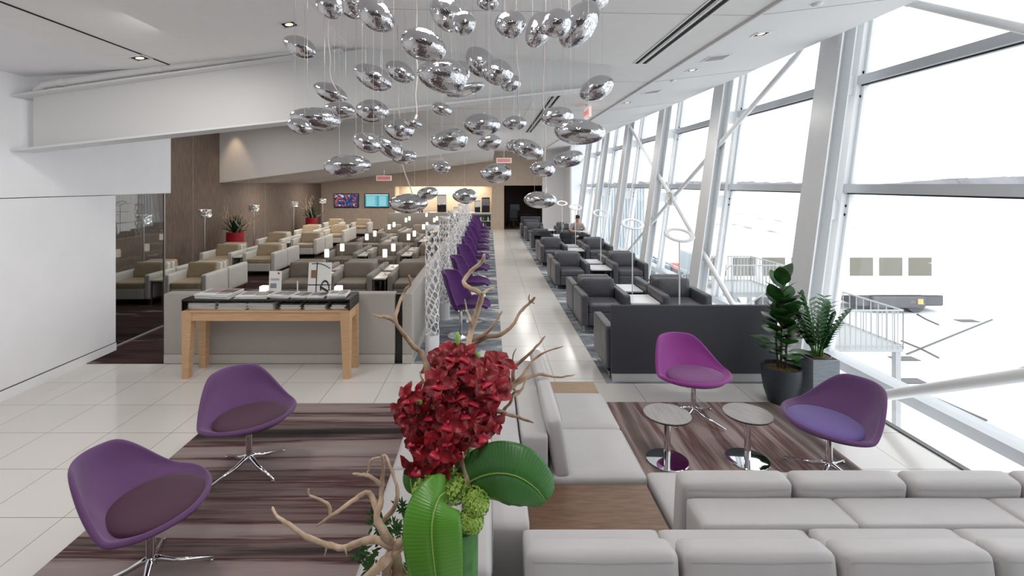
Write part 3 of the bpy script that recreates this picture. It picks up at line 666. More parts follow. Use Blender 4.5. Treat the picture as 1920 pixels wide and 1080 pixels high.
# ---- white perforated columns
def perforated(seed):
    random.seed(seed); b = BM(); nc = 6; nr = 14; R = .10; Z0 = .30; Z1 = 1.82; dz = (Z1-Z0)/nr; V = {}
    def P(u, z, r=R): a = 2*PI*u/nc; return Vector((r*math.cos(a), r*math.sin(a), z))
    def vert(i, j, k):                      # two corner points per hexagon cell row edge
        key = (i % nc, j, k)
        if key not in V:
            u = i+(.5 if j % 2 else 0); z = Z0+j*dz+(0 if k == 0 else dz*.34)
            ju = random.uniform(-.14, .14); jz = random.uniform(-.2, .2)*dz if 0 < j < nr else 0
            V[key] = (u+ju, z+jz)
        a, z = V[key]; return (a, z, key)
    bv = {}
    def gv(key, u, z):
        if key not in bv: bv[key] = b.verts.new(P(u, z))
        return bv[key]
    for j in range(nr):
        for i in range(nc):
            o = .5 if j % 2 else 0
            # hexagon around (i+o+.5): lower apex, sides, upper apex
            pts = []
            def q(ii, jj, kk, un):
                a, z, key = vert(ii, jj, kk); 
                while a < un-nc/2: a += nc
                while a > un+nc/2: a -= nc
                return (a, z, key)
            uc = i+o+.5
            if j % 2 == 0: L, Rr, lo, up = (i, j, 1), (i+1, j, 1), None, None
            corners = [q(i, j, 1, uc-.5), q(i+1, j, 1, uc+.5)]
            if j % 2 == 0: ul, ur, uu = (i-1+0, j+1, 0), (i, j+1, 0), (i, j+1, 0)
            if j % 2 == 0:
                low = q(i, j, 0, uc-.5), q(i+1, j, 0, uc+.5); top = q(i, j+1, 0, uc)
            else:
                low = q(i, j, 0, uc-.5), q(i+1, j, 0, uc+.5); top = q(i+1, j+1, 0, uc)
            bot = q(i if j % 2 == 0 else i+1, j-1, 1, uc) if j > 0 else None
            ring = [low[0]] + ([bot] if bot else []) + [low[1], corners[1], top, corners[0]]
            cu = sum(p[0] for p in ring)/len(ring); cz = sum(p[1] for p in ring)/len(ring); s = random.uniform(.80, .93)
            outer = []; inner = []
            m = len(ring)
            for k in range(m):
                a, c = ring[k], ring[(k+1) % m]
                for tt in (0, .5):
                    u = a[0]*(1-tt)+c[0]*tt; z = a[1]*(1-tt)+c[1]*tt
                    key = a[2] if tt == 0 else tuple(sorted((a[2], c[2])))
                    outer.append(gv(('o', key), u, z))
                    f = s*(1.06 if tt else .90); inner.append(b.verts.new(P(cu+(u-cu)*f, cz+(z-cz)*f)))
            n = len(outer)
            for k in range(n):
                f4 = [outer[k], outer[(k+1) % n], inner[(k+1) % n], inner[k]]
                if len(set(f4)) == 4:
                    try: b.faces.new(f4)
                    except ValueError: pass
    return b
t = None; pc = None
for k in range(8):
    y = 6.87+1.85*k; l = 'white perforated lattice column, %s from the front along the violet chairs' % ORD[k]
    if pc is None:
        t = pc = thing('lattice_column', l, 'screen column', (-.80, y, 0), 0, 'white perforated columns')
        obj('lattice', perforated(3), M['whitep'], t, smooth=True, mods=(('SOLIDIFY', dict(thickness=.006)), ('SUBSURF', dict(levels=1, render_levels=1))))
        b = BM(); lathe(b, [(.10, 0), (.10, .30), (.092, .30), (.092, 0)], n=28); obj('base_sleeve', b, M['whitep'], t, auto=AUTO)
        b = BM(); lathe(b, [(.101, 1.80), (.101, 1.84), (.091, 1.84), (.091, 1.80), (.101, 1.80)], n=28); obj('top_ring', b, M['whitep'], t, auto=AUTO)
    else: dup(pc, (-.80, y, 0), k*.9, l, 'white perforated columns')
# ---- violet winged chairs
def wing(l, p, r, g):
    t = thing('winged_swivel_chair', l, 'chair', p, r, g)      # opens toward -Y
    prof_ = [(-.44, .46), (-.40, .475), (-.24, .44), (-.05, .41), (.06, .43), (.14, .52), (.20, .66), (.26, .82), (.31, .96), (.335, 1.02)]
    wid = [.08, .20, .30, .34, .36, .37, .36, .33, .28, .22]
    def ev(a, u):
        x = u*(len(a)-1); i = min(int(x), len(a)-2); f = x-i
        if isinstance(a[0], tuple): return [a[i][k]*(1-f)+a[i+1][k]*f for k in (0, 1)]
        return a[i]*(1-f)+a[i+1]*f
    def f(u, v):
        y, z = ev(prof_, u); wd = ev(wid, u)*1.12; s = (v-.5)*2; a = abs(s)
        lift = a**2.2
        nb = max(0, min(1, (u-.30)/.25))       # 0 seat .. 1 back
        z2 = z+lift*(.14*(1-nb)*min(1, u*4)); y2 = y-lift*.24*nb*(1-.3*u)
        q = abs(math.sin(PI*5*u))**.5*.012; q += .020*(1-math.exp(-(a*7)**2)); z2 += q*(1-nb)*(1-a*.6); y2 -= q*nb*(1-a*.6)
        return Vector((s*wd, y2, z2))
    b = BM(); sheet(b, None, 41, 13, f); obj('shell', b, M['violet'], t, smooth=True, mods=(('SOLIDIFY', dict(thickness=.045, offset=1)), ('SUBSURF', dict(levels=1, render_levels=1))))
    b = BM(); lathe(b, [(0, 0), (.21, 0), (.21, .008), (.05, .02), (.026, .03), (.026, .40), (0, .40)], n=28); obj('pedestal', b, M['steelb'], t, auto=AUTO)
    return t
for k in range(9):
    y = 7.75+1.66*k
    put('W', wing, (-.45, y, .006), 1.30+.10*math.sin(k*2.1), 'violet felt winged swivel chair, %s from the front of the row' % ORD[k], 'violet winged chairs')
def round_side(l, p, r, g):
    t = thing('round_side_table', l, 'side table', p, r, g)
    b = BM(); lathe(b, [(0, .45), (.21, .45), (.215, .458), (.21, .466), (0, .466)], n=32); obj('table_top', b, M['white'], t, auto=AUTO)
    b = BM(); lathe(b, [(0, 0), (.16, 0), (.16, .008), (.02, .015), (.02, .45), (0, .45)], n=24); obj('pedestal', b, M['steelb'], t, auto=AUTO)
    return t
for k in range(9):
    put('R', round_side, (-.27, 8.58+1.66*k, .006), 0, 'round white side table just behind the %s violet chair' % ORD[k], 'round white side tables')

# ---- charcoal lounge by the windows
base = [7.9, 11.05, 14.2, 17.35, 20.5]
for ri, y in enumerate(base):
    for x, cn in ((1.90, 'aisle side'), (3.22, 'window side')):
        put('K', mkL, (x, y+.41, .006), 0, 'charcoal leather armchair facing the hall, %s, %s' % (['nearest row', 'second row', 'third row', 'fourth row', 'farthest row'][ri], cn), 'charcoal armchairs')
        if ri < 3: put('K', mkL, (x, y+1.25, .006), PI, 'charcoal leather armchair facing away, back to back, %s, %s' % (['nearest row', 'second row', 'third row'][ri], cn), 'charcoal armchairs facing away')
    for dy, fb in ((.38, 'near'), (1.26, 'far')):
        if ri == 4 and dy > 1: continue
        put('TW', lambda l, p, r, g: side_table('white_side_table', l, p, .48, .62, .47, M['white'], g), (2.56, y+dy, .006), 0, 'white topped side table, %s between charcoal chairs, %s one' % (['nearest row', 'second row', 'third row', 'fourth row', 'farthest row'][ri], fb), 'white side tables')
# tall-backed screen sofa (seen from behind) and its twin at the back
def screen_sofa(label, x0, x1, y, back, flip=1, arms=True):
    t = thing('screen_sofa', label, 'sofa', (x0, y, 0)); W = x1-x0; f = flip
    b = BM(); bx(b, 0, W, min(0, f*.07), max(0, f*.07), .11, .94, .012, 2); obj('screen_back', b, M['gpanel'], t, auto=.5)
    b = BM(); bx(b, .01, W-.01, min(f*.01, f*.06), max(f*.01, f*.06), .0, .11); obj('plinth', b, M['alu'], t)
    for xx, nm in ((-.05, 'l'), (W-.07, 'r')):
        b = BM(); cushion(b, (xx+.06, f*.455, .40), (.11, .76, .52), .02, 0, 6); obj('arm', b, M['grey'], t, smooth=True)
        b = BM(); box(b, (xx+.06, f*.455, .07), (.03, .70, .03)); box(b, (xx+.06, f*.74, .05), (.022, .022, .10)); box(b, (xx+.06, f*.13, .05), (.022, .022, .10)); obj('leg_rail', b, M['steelb'], t)
    n = 3 if W > 1.5 else 1; cw = (W-.2)/n
    for k in range(n):
        b = BM(); cushion(b, (.1+cw*(k+.5), f*.45, .38), (cw-.01, .66, .15), .04, .01, 8); obj('seat_cushion', b, M['grey'], t, smooth=True)
        b = BM(); cushion(b, (.1+cw*(k+.5), f*.16, .62), (cw-.01, .15, .34), .04, .01, 8); obj('back_cushion', b, M['grey'], t, smooth=True)
    b = BM(); bx(b, .08, W-.08, min(f*.07, f*.78), max(f*.07, f*.78), .12, .32, .01); obj('seat_base', b, M['grey'], t)
    return t
screen_sofa('wide charcoal screen-backed sofa seen from behind, next to the potted plants', 1.49, 3.50, 5.93, 1)
screen_sofa('small charcoal screen-backed seat facing the hall near the dark doorway', 1.45, 2.35, 22.4, 1, flip=-1)
# ring floor lamps
def ring_lamp(l, p, r, g):
    t = thing('ring_floor_lamp', l, 'floor lamp', p, r, g)
    b = BM(); lathe(b, [(0, 0), (.11, 0), (.11, .012), (0, .016)], n=28); obj('base', b, M['white'], t, auto=AUTO)
    b = BM(); tube(b, [(0, 0, .01), (0, 0, 1.64)], .010, 10); obj('pole', b, M['whitep'], t, auto=AUTO)
    b = BM(); R = .17
    for k in range(40): pass
    N = 40; n = 8; rg = []
    rot = Matrix.Translation((0, 0, 1.70)) @ Matrix.Rotation(.42, 4, 'X')
    for i in range(N):
        a = 2*PI*i/N
        rg.append([b.verts.new(rot @ Vector(((R+.036*math.cos(2*PI*k/n))*math.cos(a), (R+.036*math.cos(2*PI*k/n))*math.sin(a), .012*math.sin(2*PI*k/n)))) for k in range(n)])
    for i in range(N):
        for k in range(n): b.faces.new((rg[i][k], rg[(i+1) % N][k], rg[(i+1) % N][(k+1) % n], rg[i][(k+1) % n]))
    obj('ring_head', b, M['whitep'], t, smooth=True)
    b = BM(); tube(b, [(0, 0, 1.62), (0, -.165, 1.635)], .008, 8); obj('ring_bracket', b, M['whitep'], t)
    return t
for k, (x, y) in enumerate(((2.66, 6.82), (2.56, 8.72), (2.72, 11.88), (2.66, 15.03), (2.72, 18.2))):
    put('RL', ring_lamp, (x, y, .006), 0, 'slender white ring-headed floor lamp, %s from the front between charcoal chairs' % ORD[k], 'ring floor lamps')
# suitcase, coat, person
t = thing('cabin_suitcase', 'black cabin suitcase with raised handle standing beside the seated man', 'suitcase', (2.66, 16.75, .006))
b = BM(); cushion(b, (0, 0, .42), (.46, .26, .70), .05, .0, 6, py=.03); obj('shell', b, M['nylon'], t, smooth=True)
b = BM(); cushion(b, (0, -.15, .36), (.34, .08, .36), .03, 0, 5); obj('front_pocket', b, M['nylon'], t, smooth=True)
b = BM()
for x in (-.10, .10): tube(b, [(x, .05, .74), (x, .05, 1.06)], .009, 6)
tube(b, [(-.11, .05, 1.07), (.11, .05, 1.07)], .015, 8); obj('pull_handle', b, M['steelb'], t, smooth=True)
for x in (-.18, .18):
    b = BM(); tube(b, [(x-.015, .08, .04), (x+.015, .08, .04)], .04, 14); obj('wheel', b, M['black'], t, smooth=True)
random.seed(4)
b = BM(); sheet(b, None, 26, 20, lambda u, v: Vector(((u-.5)*.72, (v-.5)*.52, .10*math.sin(7*u+3*v)*math.sin(5*v)+.05*math.sin(13*u*v+2)+.14*math.exp(-8*((u-.6)**2+(v-.6)**2)))))
tag(obj('dropped_coat', b, M['navy'], smooth=True, loc=(1.88, 17.60, .545), mods=(('SOLIDIFY', dict(thickness=.03)),)), 'crumpled dark coat lying on the aisle-side charcoal chair in the fourth row', 'coat')
# seated man
def skin_chain(bm_pts, edges, radii, m, name, parent, sub=2):
    me = bpy.data.meshes.new(name); me.from_pydata([Vector(p) for p in bm_pts], edges, []); o = bpy.data.objects.new(name, me); C.objects.link(o)
    sk = o.modifiers.new('skin', 'SKIN'); o.modifiers.new('sub', 'SUBSURF').levels = sub; o.modifiers['sub'].render_levels = sub
    for i, r in enumerate(radii): me.skin_vertices[0].data[i].radius = (r, r) if not isinstance(r, tuple) else r
    me.skin_vertices[0].data[0].use_root = True
    me.materials.append(m); sk.use_smooth_shade = True; o.parent = parent; return o
px_, py_ = 3.20, 17.72
t = thing('person', 'man in a grey t-shirt and dark trousers sitting and reading beside the windows', 'person', (px_, py_, 0))
pts = [(0, -.02, .52), (0, .02, .66), (0, .04, .82), (0, .02, .96), (0, -.01, 1.03), (0, -.05, 1.10), (0, -.065, 1.19),
       (-.10, -.05, .52), (-.14, -.45, .54), (-.13, -.52, .30), (-.13, -.50, .09), (-.13, -.62, .04),
       (.10, -.05, .52), (.20, -.42, .60), (.00, -.60, .62), (-.12, -.70, .60), (-.20, -.78, .56),
       (-.19, .02, .93), (-.26, -.08, .74), (-.12, -.30, .70), (-.08, -.36, .71),
       (.19, .02, .93), (.27, -.08, .74), (.14, -.30, .70), (.10, -.36, .71)]
ed = [(0, 1), (1, 2), (2, 3), (3, 4), (4, 5), (5, 6), (0, 7), (7, 8), (8, 9), (9, 10), (10, 11), (0, 12), (12, 13), (13, 14), (14, 15), (15, 16), (3, 17), (17, 18), (18, 19), (19, 20), (3, 21), (21, 22), (22, 23), (23, 24)]
rad = [(.15, .11), (.14, .10), (.16, .11), (.15, .09), .055, .075, .085, .09, .07, .055, .045, .04, .09, .07, .055, .045, .04, .065, .047, .033, .03, .065, .047, .033, .03]
skin_chain(pts, ed, rad, M['skin'], 'body', t)
for s in (-1, 1):
    for k in range(4):
        b = BM(); x = s*.09+(.018*(k-1.5)); tube(b, [(x, -.36, .712), (x-.005*s, -.40, .715), (x-.012*s, -.425, .70)], [.010, .009, .007], 6); obj('finger', b, M['skin'], t, smooth=True)
    b = BM(); tube(b, [(s*.06, -.35, .72), (s*.04, -.375, .735)], [.011, .009], 6); obj('thumb', b, M['skin'], t, smooth=True)
skin_chain([(0, .0, .60), (0, .03, .72), (0, .045, .84), (0, .025, .95), (-.17, .02, .935), (-.235, -.04, .82), (.17, .02, .935), (.235, -.04, .82)], [(0, 1), (1, 2), (2, 3), (3, 4), (4, 5), (3, 6), (6, 7)], [(.17, .13), (.165, .125), (.18, .13), (.14, .10), .08, .072, .08, .072], M['shirt'], 't_shirt', t)
skin_chain([(0, -.02, .53), (-.10, -.05, .53), (-.14, -.45, .55), (-.13, -.52, .32), (-.13, -.50, .14), (.10, -.05, .53), (.20, -.42, .61), (.00, -.60, .63), (-.10, -.69, .61)], [(0, 1), (1, 2), (2, 3), (3, 4), (0, 5), (5, 6), (6, 7), (7, 8)], [(.165, .12), .105, .088, .072, .062, .105, .088, .072, .062], M['navy'], 'trousers', t)
b = BM(); cushion(b, (0, -.035, 1.235), (.17, .20, .13), .06, .0, 6); cushion(b, (0, .03, 1.18), (.165, .12, .16), .05, 0, 5); obj('hair', b, M['hair'], t, smooth=True)
b = BM(); tube(b, [(0, -.13, 1.19), (0, -.16, 1.165)], [.010, .014], 6); obj('nose', b, M['skin'], t, smooth=True)
for s in (-1, 1):
    b = BM(); box(b, (s*.033, -.137, 1.195), (.022, .01, .009), .003); obj('eye', b, M['hair'], t)
    b = BM(); cushion(b, (s*.088, -.05, 1.18), (.02, .035, .06), .008, 0, 3); obj('ear', b, M['skin'], t, smooth=True)
b = BM(); box(b, (0, -.137, 1.14), (.05, .01, .008), .003); obj('mouth', b, mat('lip_skin', (.35, .14, .12), .5), t)
for px2, py2, pz in ((-.13, -.60, .05), (-.22, -.80, .56)):
    b = BM(); cushion(b, (px2, py2, pz), (.10, .26, .10), .04, 0, 5); obj('shoe', b, M['black'], t, smooth=True)
t = thing('open_magazine', 'open magazine held by the seated man', 'magazine', (px_+.02, py_-.42, .735))
for s in (-1, 1):
    b = BM(); box(b, (s*.10, 0, .01), (.20, .27, .006), rot=Matrix.Rotation(-s*.15, 4, 'Y')); obj('page', b, M['paper'], t)
# ---- cafe niche
t = thing('cafe_counter', 'white topped serving counter under the warm lit niche', 'counter', (-2.44, 26.25, 0))
b = BM(); bx(b, -2.59, 2.57, -.32, .75, .84, .89, .005); obj('counter_top', b, M['white'], t)
b = BM(); bx(b, -2.58, 1.0, -.28, .7, 0, .84); obj('cabinet_body', b, M['panel'], t)
b = BM()
for z in (.12, .45, .80): bx(b, 1.0, 2.56, -.28, .7, z-.02, z)
bx(b, 1.0, 1.03, -.28, .7, 0, .84); bx(b, 2.53, 2.56, -.28, .7, 0, .84); bx(b, 1.0, 2.56, .66, .7, 0, .84); obj('open_shelves', b, M['grille'], t)
random.seed(9)
mats_b = [mat('bottle_green', (.08, .2, .08), .2), mat('bottle_white', (.7, .7, .7), .2), M['black'], mat('bottle_red', (.5, .05, .04), .2)]
k = 0
for z, zn in ((.12, 'lower shelf'), (.45, 'upper shelf')):
    for i in range(11):
        b = BM(); lathe(b, [(0, 0), (.035, 0), (.035, .14), (.014, .19), (.014, .23), (0, .23)], n=10)
        tag(obj('drink_bottle', b, mats_b[(i*7+k) % 3], loc=(-1.35+.13*i, 26.06, z), auto=AUTO), 'small drink bottle, %s from the left on the %s below the counter' % (ORD[i], zn), 'bottle', 'bottles on the open shelves'); k += 1
def dispenser(x, w_, h, label, two=False):
    t = thing('drinks_machine', label, 'drinks machine', (x, 26.55, .89))
    b = BM(); bx(b, -w_/2, w_/2, -.2, .25, 0, h, .02); obj('housing', b, M['steelb'] if not two else M['black'], t)
    b = BM(); bx(b, -w_/2+.03, w_/2-.03, -.215, -.19, h*.45, h*.92); obj('front_panel', b, M['paper'] if not two else M['steelb'], t)
    b = BM(); bx(b, -w_/2+.03, w_/2-.03, -.22, -.19, h*.02, h*.42); obj('cup_bay', b, M['black'], t)
    b = BM()
    for q in (-.5, 0, .5): bx(b, q*w_*.5-.012, q*w_*.5+.012, -.26, -.2, h*.40, h*.5)
    obj('nozzle', b, M['chrome'], t)
dispenser(-2.55, .52, .98, 'tall steel drinks dispenser on the cafe counter'); dispenser(-.62, .34, .65, 'slim coffee machine on the counter right end'); dispenser(-.18, .42, .80, 'black coffee machine beside the slim one at the counter end', True)
for i in range(9):
    b = BM(); lathe(b, [(0, 0), (.03, 0), (.036, .13), (.032, .13), (.027, .01), (0, .01)], n=12)
    tag(obj('drinking_glass', b, M['pane'] if False else M['grille'], loc=(-1.60+.075*i if i < 5 else -4.0+.1*i, 26.15, .89), auto=AUTO), 'clear glass on the cafe counter, %s from the left of the glasses' % ORD[(i+4) % 9], 'glass', 'glasses on the counter')
for i, x in enumerate((-3.72, -3.6, -4.5, -4.3)):
    b = BM(); lathe(b, [(0, 0), (.045, 0), (.045, .22), (.016, .30), (.016, .36), (0, .36)], n=12)
    tag(obj('tall_bottle', b, mats_b[(2, 2, 3, 3)[i]], loc=(x, 26.2, .89), auto=AUTO), 'tall %s bottle on the counter behind the lowest chrome pendant, %s one' % (('black', 'black', 'red', 'red')[i], ('left', 'right', 'left', 'right')[i]), 'bottle')
# alcove with desk and office chair
t = thing('computer_desk', 'dark desk inside the dark doorway at the back', 'desk', (1.9, 27.5, .004))
b = BM(); bx(b, -.8, .85, -.35, .35, .72, .75); obj('desk_top', b, M['black'], t)
for x in (-.77, .82):
    b = BM(); bx(b, x-.02, x+.02, -.33, .33, 0, .72); obj('side_panel', b, M['black'], t)
t = thing('computer_monitor', 'computer monitor on the desk inside the dark doorway', 'monitor', (1.45, 27.45, .754))
b = BM(); bx(b, -.26, .26, 0, .03, .18, .52, .005); obj('screen', b, M['screen'], t)
b = BM(); bx(b, -.03, .03, .03, .05, 0, .3); bx(b, -.12, .12, -.08, .1, 0, .012); obj('stand', b, M['black'], t)
t = thing('office_chair', 'black office swivel chair in front of the dark doorway desk', 'office chair', (1.32, 26.7, .004))
b = BM(); cushion(b, (0, 0, .47), (.48, .46, .08), .03, .01, 5); obj('seat', b, M['nylon'], t, smooth=True)
b = BM(); cushion(b, (0, -.24, .80), (.44, .07, .5), .03, 0, 5); obj('backrest', b, M['nylon'], t, smooth=True)
b = BM(); tube(b, [(0, 0, .08), (0, 0, .44)], .03, 10); obj('gas_lift', b, M['black'], t)
for k in range(5):
    a = k*2*PI/5; b = BM(); tube(b, [(0, 0, .09), (.28*math.cos(a), .28*math.sin(a), .06)], .02, 6); tube(b, [(.28*math.cos(a)-.02, .28*math.sin(a), .03), (.28*math.cos(a)+.02, .28*math.sin(a), .03)], .028, 10); obj('caster_leg', b, M['black'], t)
# televisions, exit signs
for x, m, l in ((-7.58, 'tv1', 'left wall television showing a colourful picture'), (-5.96, 'tv2', 'right wall television showing a blue flight board')):
    t = thing('wall_television', l, 'television', (x, 25.93, 1.17))
    b = BM(); bx(b, -.65, .65, -.02, .06, 0, .74, .008); obj('bezel', b, M['black'], t)
    b = BM(); bx(b, -.61, .61, -.026, -.018, .04, .70); sc = obj('screen', b, M[m], t)
    if m == 'tv2':
        b = BM()
        for r_ in range(9): bx(b, -.55, -.1 if r_ % 2 else .0, -.030, -.026, .1+r_*.06, .12+r_*.06); bx(b, .12, .5, -.030, -.026, .1+r_*.06, .12+r_*.06)
        bx(b, -.6, .6, -.030, -.026, .66, .695); obj('board_text', b, M['tvtext'], sc)
def exit_sign(px, py, Y, label, rz=0, w_=.66, top=None):
    p = hpt(px, py, Y); t = thing('exit_sign', label, 'exit sign', p, rz)
    b = BM(); bx(b, -w_/2, w_/2, -.03, .03, -.11, .11, .006); obj('housing', b, M['signw'], t)
    b = BM(); bx(b, -w_/2+.03, w_/2-.03, -.034, -.031, -.085, .085); obj('sign_face', b, mat('sign_face_'+str(px), (.85, .55, .52), .5), t)
    text('SORTIE EXIT', .125, M['signr'], t, (0, -.036, 0), name='sign_letters', scale=(.72, 1.15, 1))
    text('SORTIE EXIT', .125, M['signr'], t, (0, .032, 0), rot=(PI/2, 0, PI), name='sign_letters_rear', scale=(.72, 1.15, 1))
    b = BM(); tube(b, [(0, 0, .11), (0, 0, top-p.z)], .012, 6); tube(b, [(0, 0, top-p.z-.03), (0, 0, top-p.z)], .05, 12); obj('stem', b, M['white'], t)
exit_sign(720, 334, 21.5, 'red exit sign hanging over the taupe lounge', top=lz(-4.63))
exit_sign(945, 301, 21.5, 'red exit sign hanging before the back wall beside the aisle', top=4.165)
exit_sign(1102, 212, 10.6, 'red exit sign turned sideways, hanging under the soffit edge', rz=PI/2, w_=.5, top=4.135)
# ---- tall lamps, agaves along the brown wall
def wall_lamp(l, p, r, g):
    t = thing('silver_floor_lamp', l, 'floor lamp', p, r, g)
    b = BM(); lathe(b, [(0, 0), (.15, 0), (.15, .012), (0, .02)], n=24); obj('base', b, M['steelb'], t, auto=AUTO)
    b = BM(); tube(b, [(0, 0, .012), (0, 0, 1.52)], .018, 8); obj('pole', b, M['alu'], t, auto=AUTO)
    b = BM(); random.seed(3)
    rr = []
    for z in range(7):
        rr.append([b.verts.new(((.165+random.uniform(-.022, .022))*math.cos(a*PI/14), (.165+random.uniform(-.022, .022))*math.sin(a*PI/14), 1.46+z*.036)) for a in range(28)])
    for a, c in zip(rr, rr[1:]):
        for k in range(28): b.faces.new((a[k], a[(k+1) % 28], c[(k+1) % 28], c[k]))
    obj('crinkled_shade', b, mat('crinkled_foil', (.9, .9, .88), .22, .75), t, mods=(('SOLIDIFY', dict(thickness=.004)),))
    b = BM(); lathe(b, [(0, 1.53), (.05, 1.55), (.05, 1.63), (0, 1.65)], n=12); obj('bulb', b, M['lamp'], t, smooth=True)
    return t
for k, (x, y) in enumerate(((-8.25, 11.65), (-8.25, 14.15), (-8.25, 17.1), (-8.25, 20.6), (-8.25, 24.2))):
    put('WL', wall_lamp, (x, y, .006), k*.7, 'floor lamp with crinkled silver shade, %s from the front by the brown wall' % ORD[k], 'silver shaded floor lamps')
def branch(bm, p, d, L, r, depth, rnd):
    pts = [Vector(p)]; rads = [r]; d = Vector(d).normalized(); n = 5
    for i in range(n):
        d = (d+Vector((rnd.uniform(-.4, .4), rnd.uniform(-.4, .4), rnd.uniform(-.15, .35)))).normalized()
        pts.append(pts[-1]+d*L/n); rads.append(r*(1-.8*(i+1)/n))
        if depth and i in (1, 3): branch(bm, pts[-1], d+Vector((rnd.uniform(-1, 1), rnd.uniform(-1, 1), .2)), L*.5, rads[-1]*.8, depth-1, rnd)
    tube(bm, pts, rads, 6)
for (x, y, l) in ((-8.2, 15.75, 'tall round red pot with agave and driftwood, nearer one'), (-8.22, 22.6, 'tall round red pot with agave and driftwood, farther one near the corner')):
    t = thing('potted_agave', l, 'potted plant', (x, y, .006)); rnd = random.Random(int(y))
    b = BM(); lathe(b, [(0, 0), (.21, 0), (.25, .02), (.26, .86), (.235, .86), (.225, .80), (0, .80)], n=36); obj('pot', b, M['red'], t, auto=AUTO)
    b = BM()
    for k in range(40):
        a = k*2.4; el = .35+1.15*(k/40); L = .42+.26*(k/40)
        d = Vector((math.cos(a)*math.cos(el), math.sin(a)*math.cos(el), math.sin(el))); s = d.cross(Vector((0, 0, 1))).normalized()
        g0 = Vector((0, 0, .83)); rows_ = []
        for i in range(6):
            u = i/5; w2 = .045*(1-u)**.6*(1 if u > .01 else .7); q = g0+d*L*u+Vector((0, 0, -.05*u*u)); rows_.append((b.verts.new(q-s*w2+Vector((0, 0, .008))), b.verts.new(q+Vector((0, 0, -.006))), b.verts.new(q+s*w2+Vector((0, 0, .008)))))
        for a_, c_ in zip(rows_, rows_[1:]):
            b.faces.new((a_[0], a_[1], c_[1], c_[0])); b.faces.new((a_[1], a_[2], c_[2], c_[1]))
    obj('agave_leaves', b, M['agave'], t, mods=(('SOLIDIFY', dict(thickness=.006)),))
    for k in range(5):
        a = k*2*PI/5+.4; b = BM(); branch(b, (.1*math.cos(a), .1*math.sin(a), .8), (math.cos(a)*.9, math.sin(a)*.6, 1), .95, .040, 2, rnd); obj('driftwood', b, M['driftp'], t, smooth=True)
# ---- newspaper table
TX0, TX1, TY0, TY1 = -3.81, -1.73, 6.05, 6.49
t = thing('newspaper_table', 'long light oak table with tapered legs before the low partition', 'table', (TX0, TY0, 0)); W = TX1-TX0; D = TY1-TY0
b = BM(); bx(b, 0, W, 0, D, .825, .845, .003); obj('table_top', b, M['woodh'], t)
b = BM(); bx(b, .10, W-.10, .01, .03, .72, .825); bx(b, .10, W-.10, D-.03, D-.01, .72, .825); bx(b, .01, .03, .1, D-.1, .72, .825); bx(b, W-.03, W-.01, .1, D-.1, .72, .825); obj('apron', b, M['woodh'], t)
for x in (0, 1):
    for y in (0, 1):
        b = BM(); w1, w0 = .12, .078; xo = 0 if not x else W; yo = 0 if not y else D; sx = 1 if not x else -1; sy = 1 if not y else -1
        q = []
        for z, w2 in ((0, w0), (.825, w1)):
            q += [(xo, yo, z), (xo+sx*w2, yo, z), (xo+sx*w2, yo+sy*w2, z), (xo, yo+sy*w2, z)]
        prism(b, q); obj('leg', b, M['wood'], t)
gt = thing('display_case', 'smoked glass display shelf standing on the oak table', 'display shelf', (TX0, TY0, .847))
b = BM(); bx(b, .01, W-.01, .01, D-.01, .125, .137); obj('glass_shelf', b, M['smoked'], gt)
b = BM(); bx(b, .0, W, .0, .008, .118, .140); bx(b, 0, .008, 0, D, 0, .14); bx(b, W-.008, W, 0, D, 0, .14); bx(b, 0, W, D-.008, D, 0, .14); obj('dark_edge', b, M['smoked'], gt)
b = BM(); bx(b, 0, W, -.002, .004, .122, .138); bx(b, -.002, .008, -.002, .03, 0, .138); bx(b, W-.008, W+.002, -.002, .03, 0, .138); obj('dark_frame', b, M['black'], gt)
mp = [(.70, .68, .66), (.62, .60, .58), (.74, .72, .66), (.55, .50, .50), (.68, .70, .74)]
random.seed(21)
def stack(name, label, x, y, z, w_, d_, n, rot, group, accent, cat='magazines'):
    t = thing(name, label, cat, (x, y, z), rot, group)
    b = BM()
    for k in range(n-1): box(b, (random.uniform(-.012, .012), random.uniform(-.01, .01), .006+.012*k), (w_, d_, .010), .002, 1, rot=Matrix.Rotation(random.uniform(-.06, .06), 4, 'Z'))
    obj('lower_copies', b, M['paper'], t)
    zt = .012*(n-1)+.005
    b = BM(); box(b, (0, 0, zt), (w_, d_, .009), .002, 1); c = obj('top_copy', b, M['paper'], t)
    zt += .0052
    b = BM(); box(b, (0, d_*.40, zt), (w_*.9, d_*.10, .001)); obj('masthead', b, accent, c)
    b = BM()
    for k in range(6): box(b, (-w_*.22, d_*(.26-.09*k), zt), (w_*.42, d_*.05, .001))
    for k in range(3): box(b, (w_*.25, d_*(-.22-.07*k), zt), (w_*.38, d_*.03, .001))
    obj('text_lines', b, mat('newsprint_grey', (.14, .14, .14), .7), c)
    b = BM(); box(b, (w_*.24, d_*.08, zt), (w_*.46, d_*.46, .001)); obj('cover_photo', b, mat('cover_photo', (lambda g: (g*1.25, g, g*.85))(random.uniform(.06, .22)), .5), c)
acc = [mat('accent_red', (.50, .05, .08), .6), mat('accent_dark', (.04, .04, .05), .6), mat('accent_grey', (.25, .26, .3), .6), mat('accent_brown', (.22, .13, .08), .6), mat('accent_blue', (.15, .25, .4), .6)]
ups = [(-3.46, .42, .34, 5), (-3.02, .38, .32, 3), (-2.66, .28, .25, 3), (-2.41, .22, .26, 2), (-2.17, .23, .26, 2), (-1.97, .2, .27, 2), (-1.86, .0, 0, 0)]
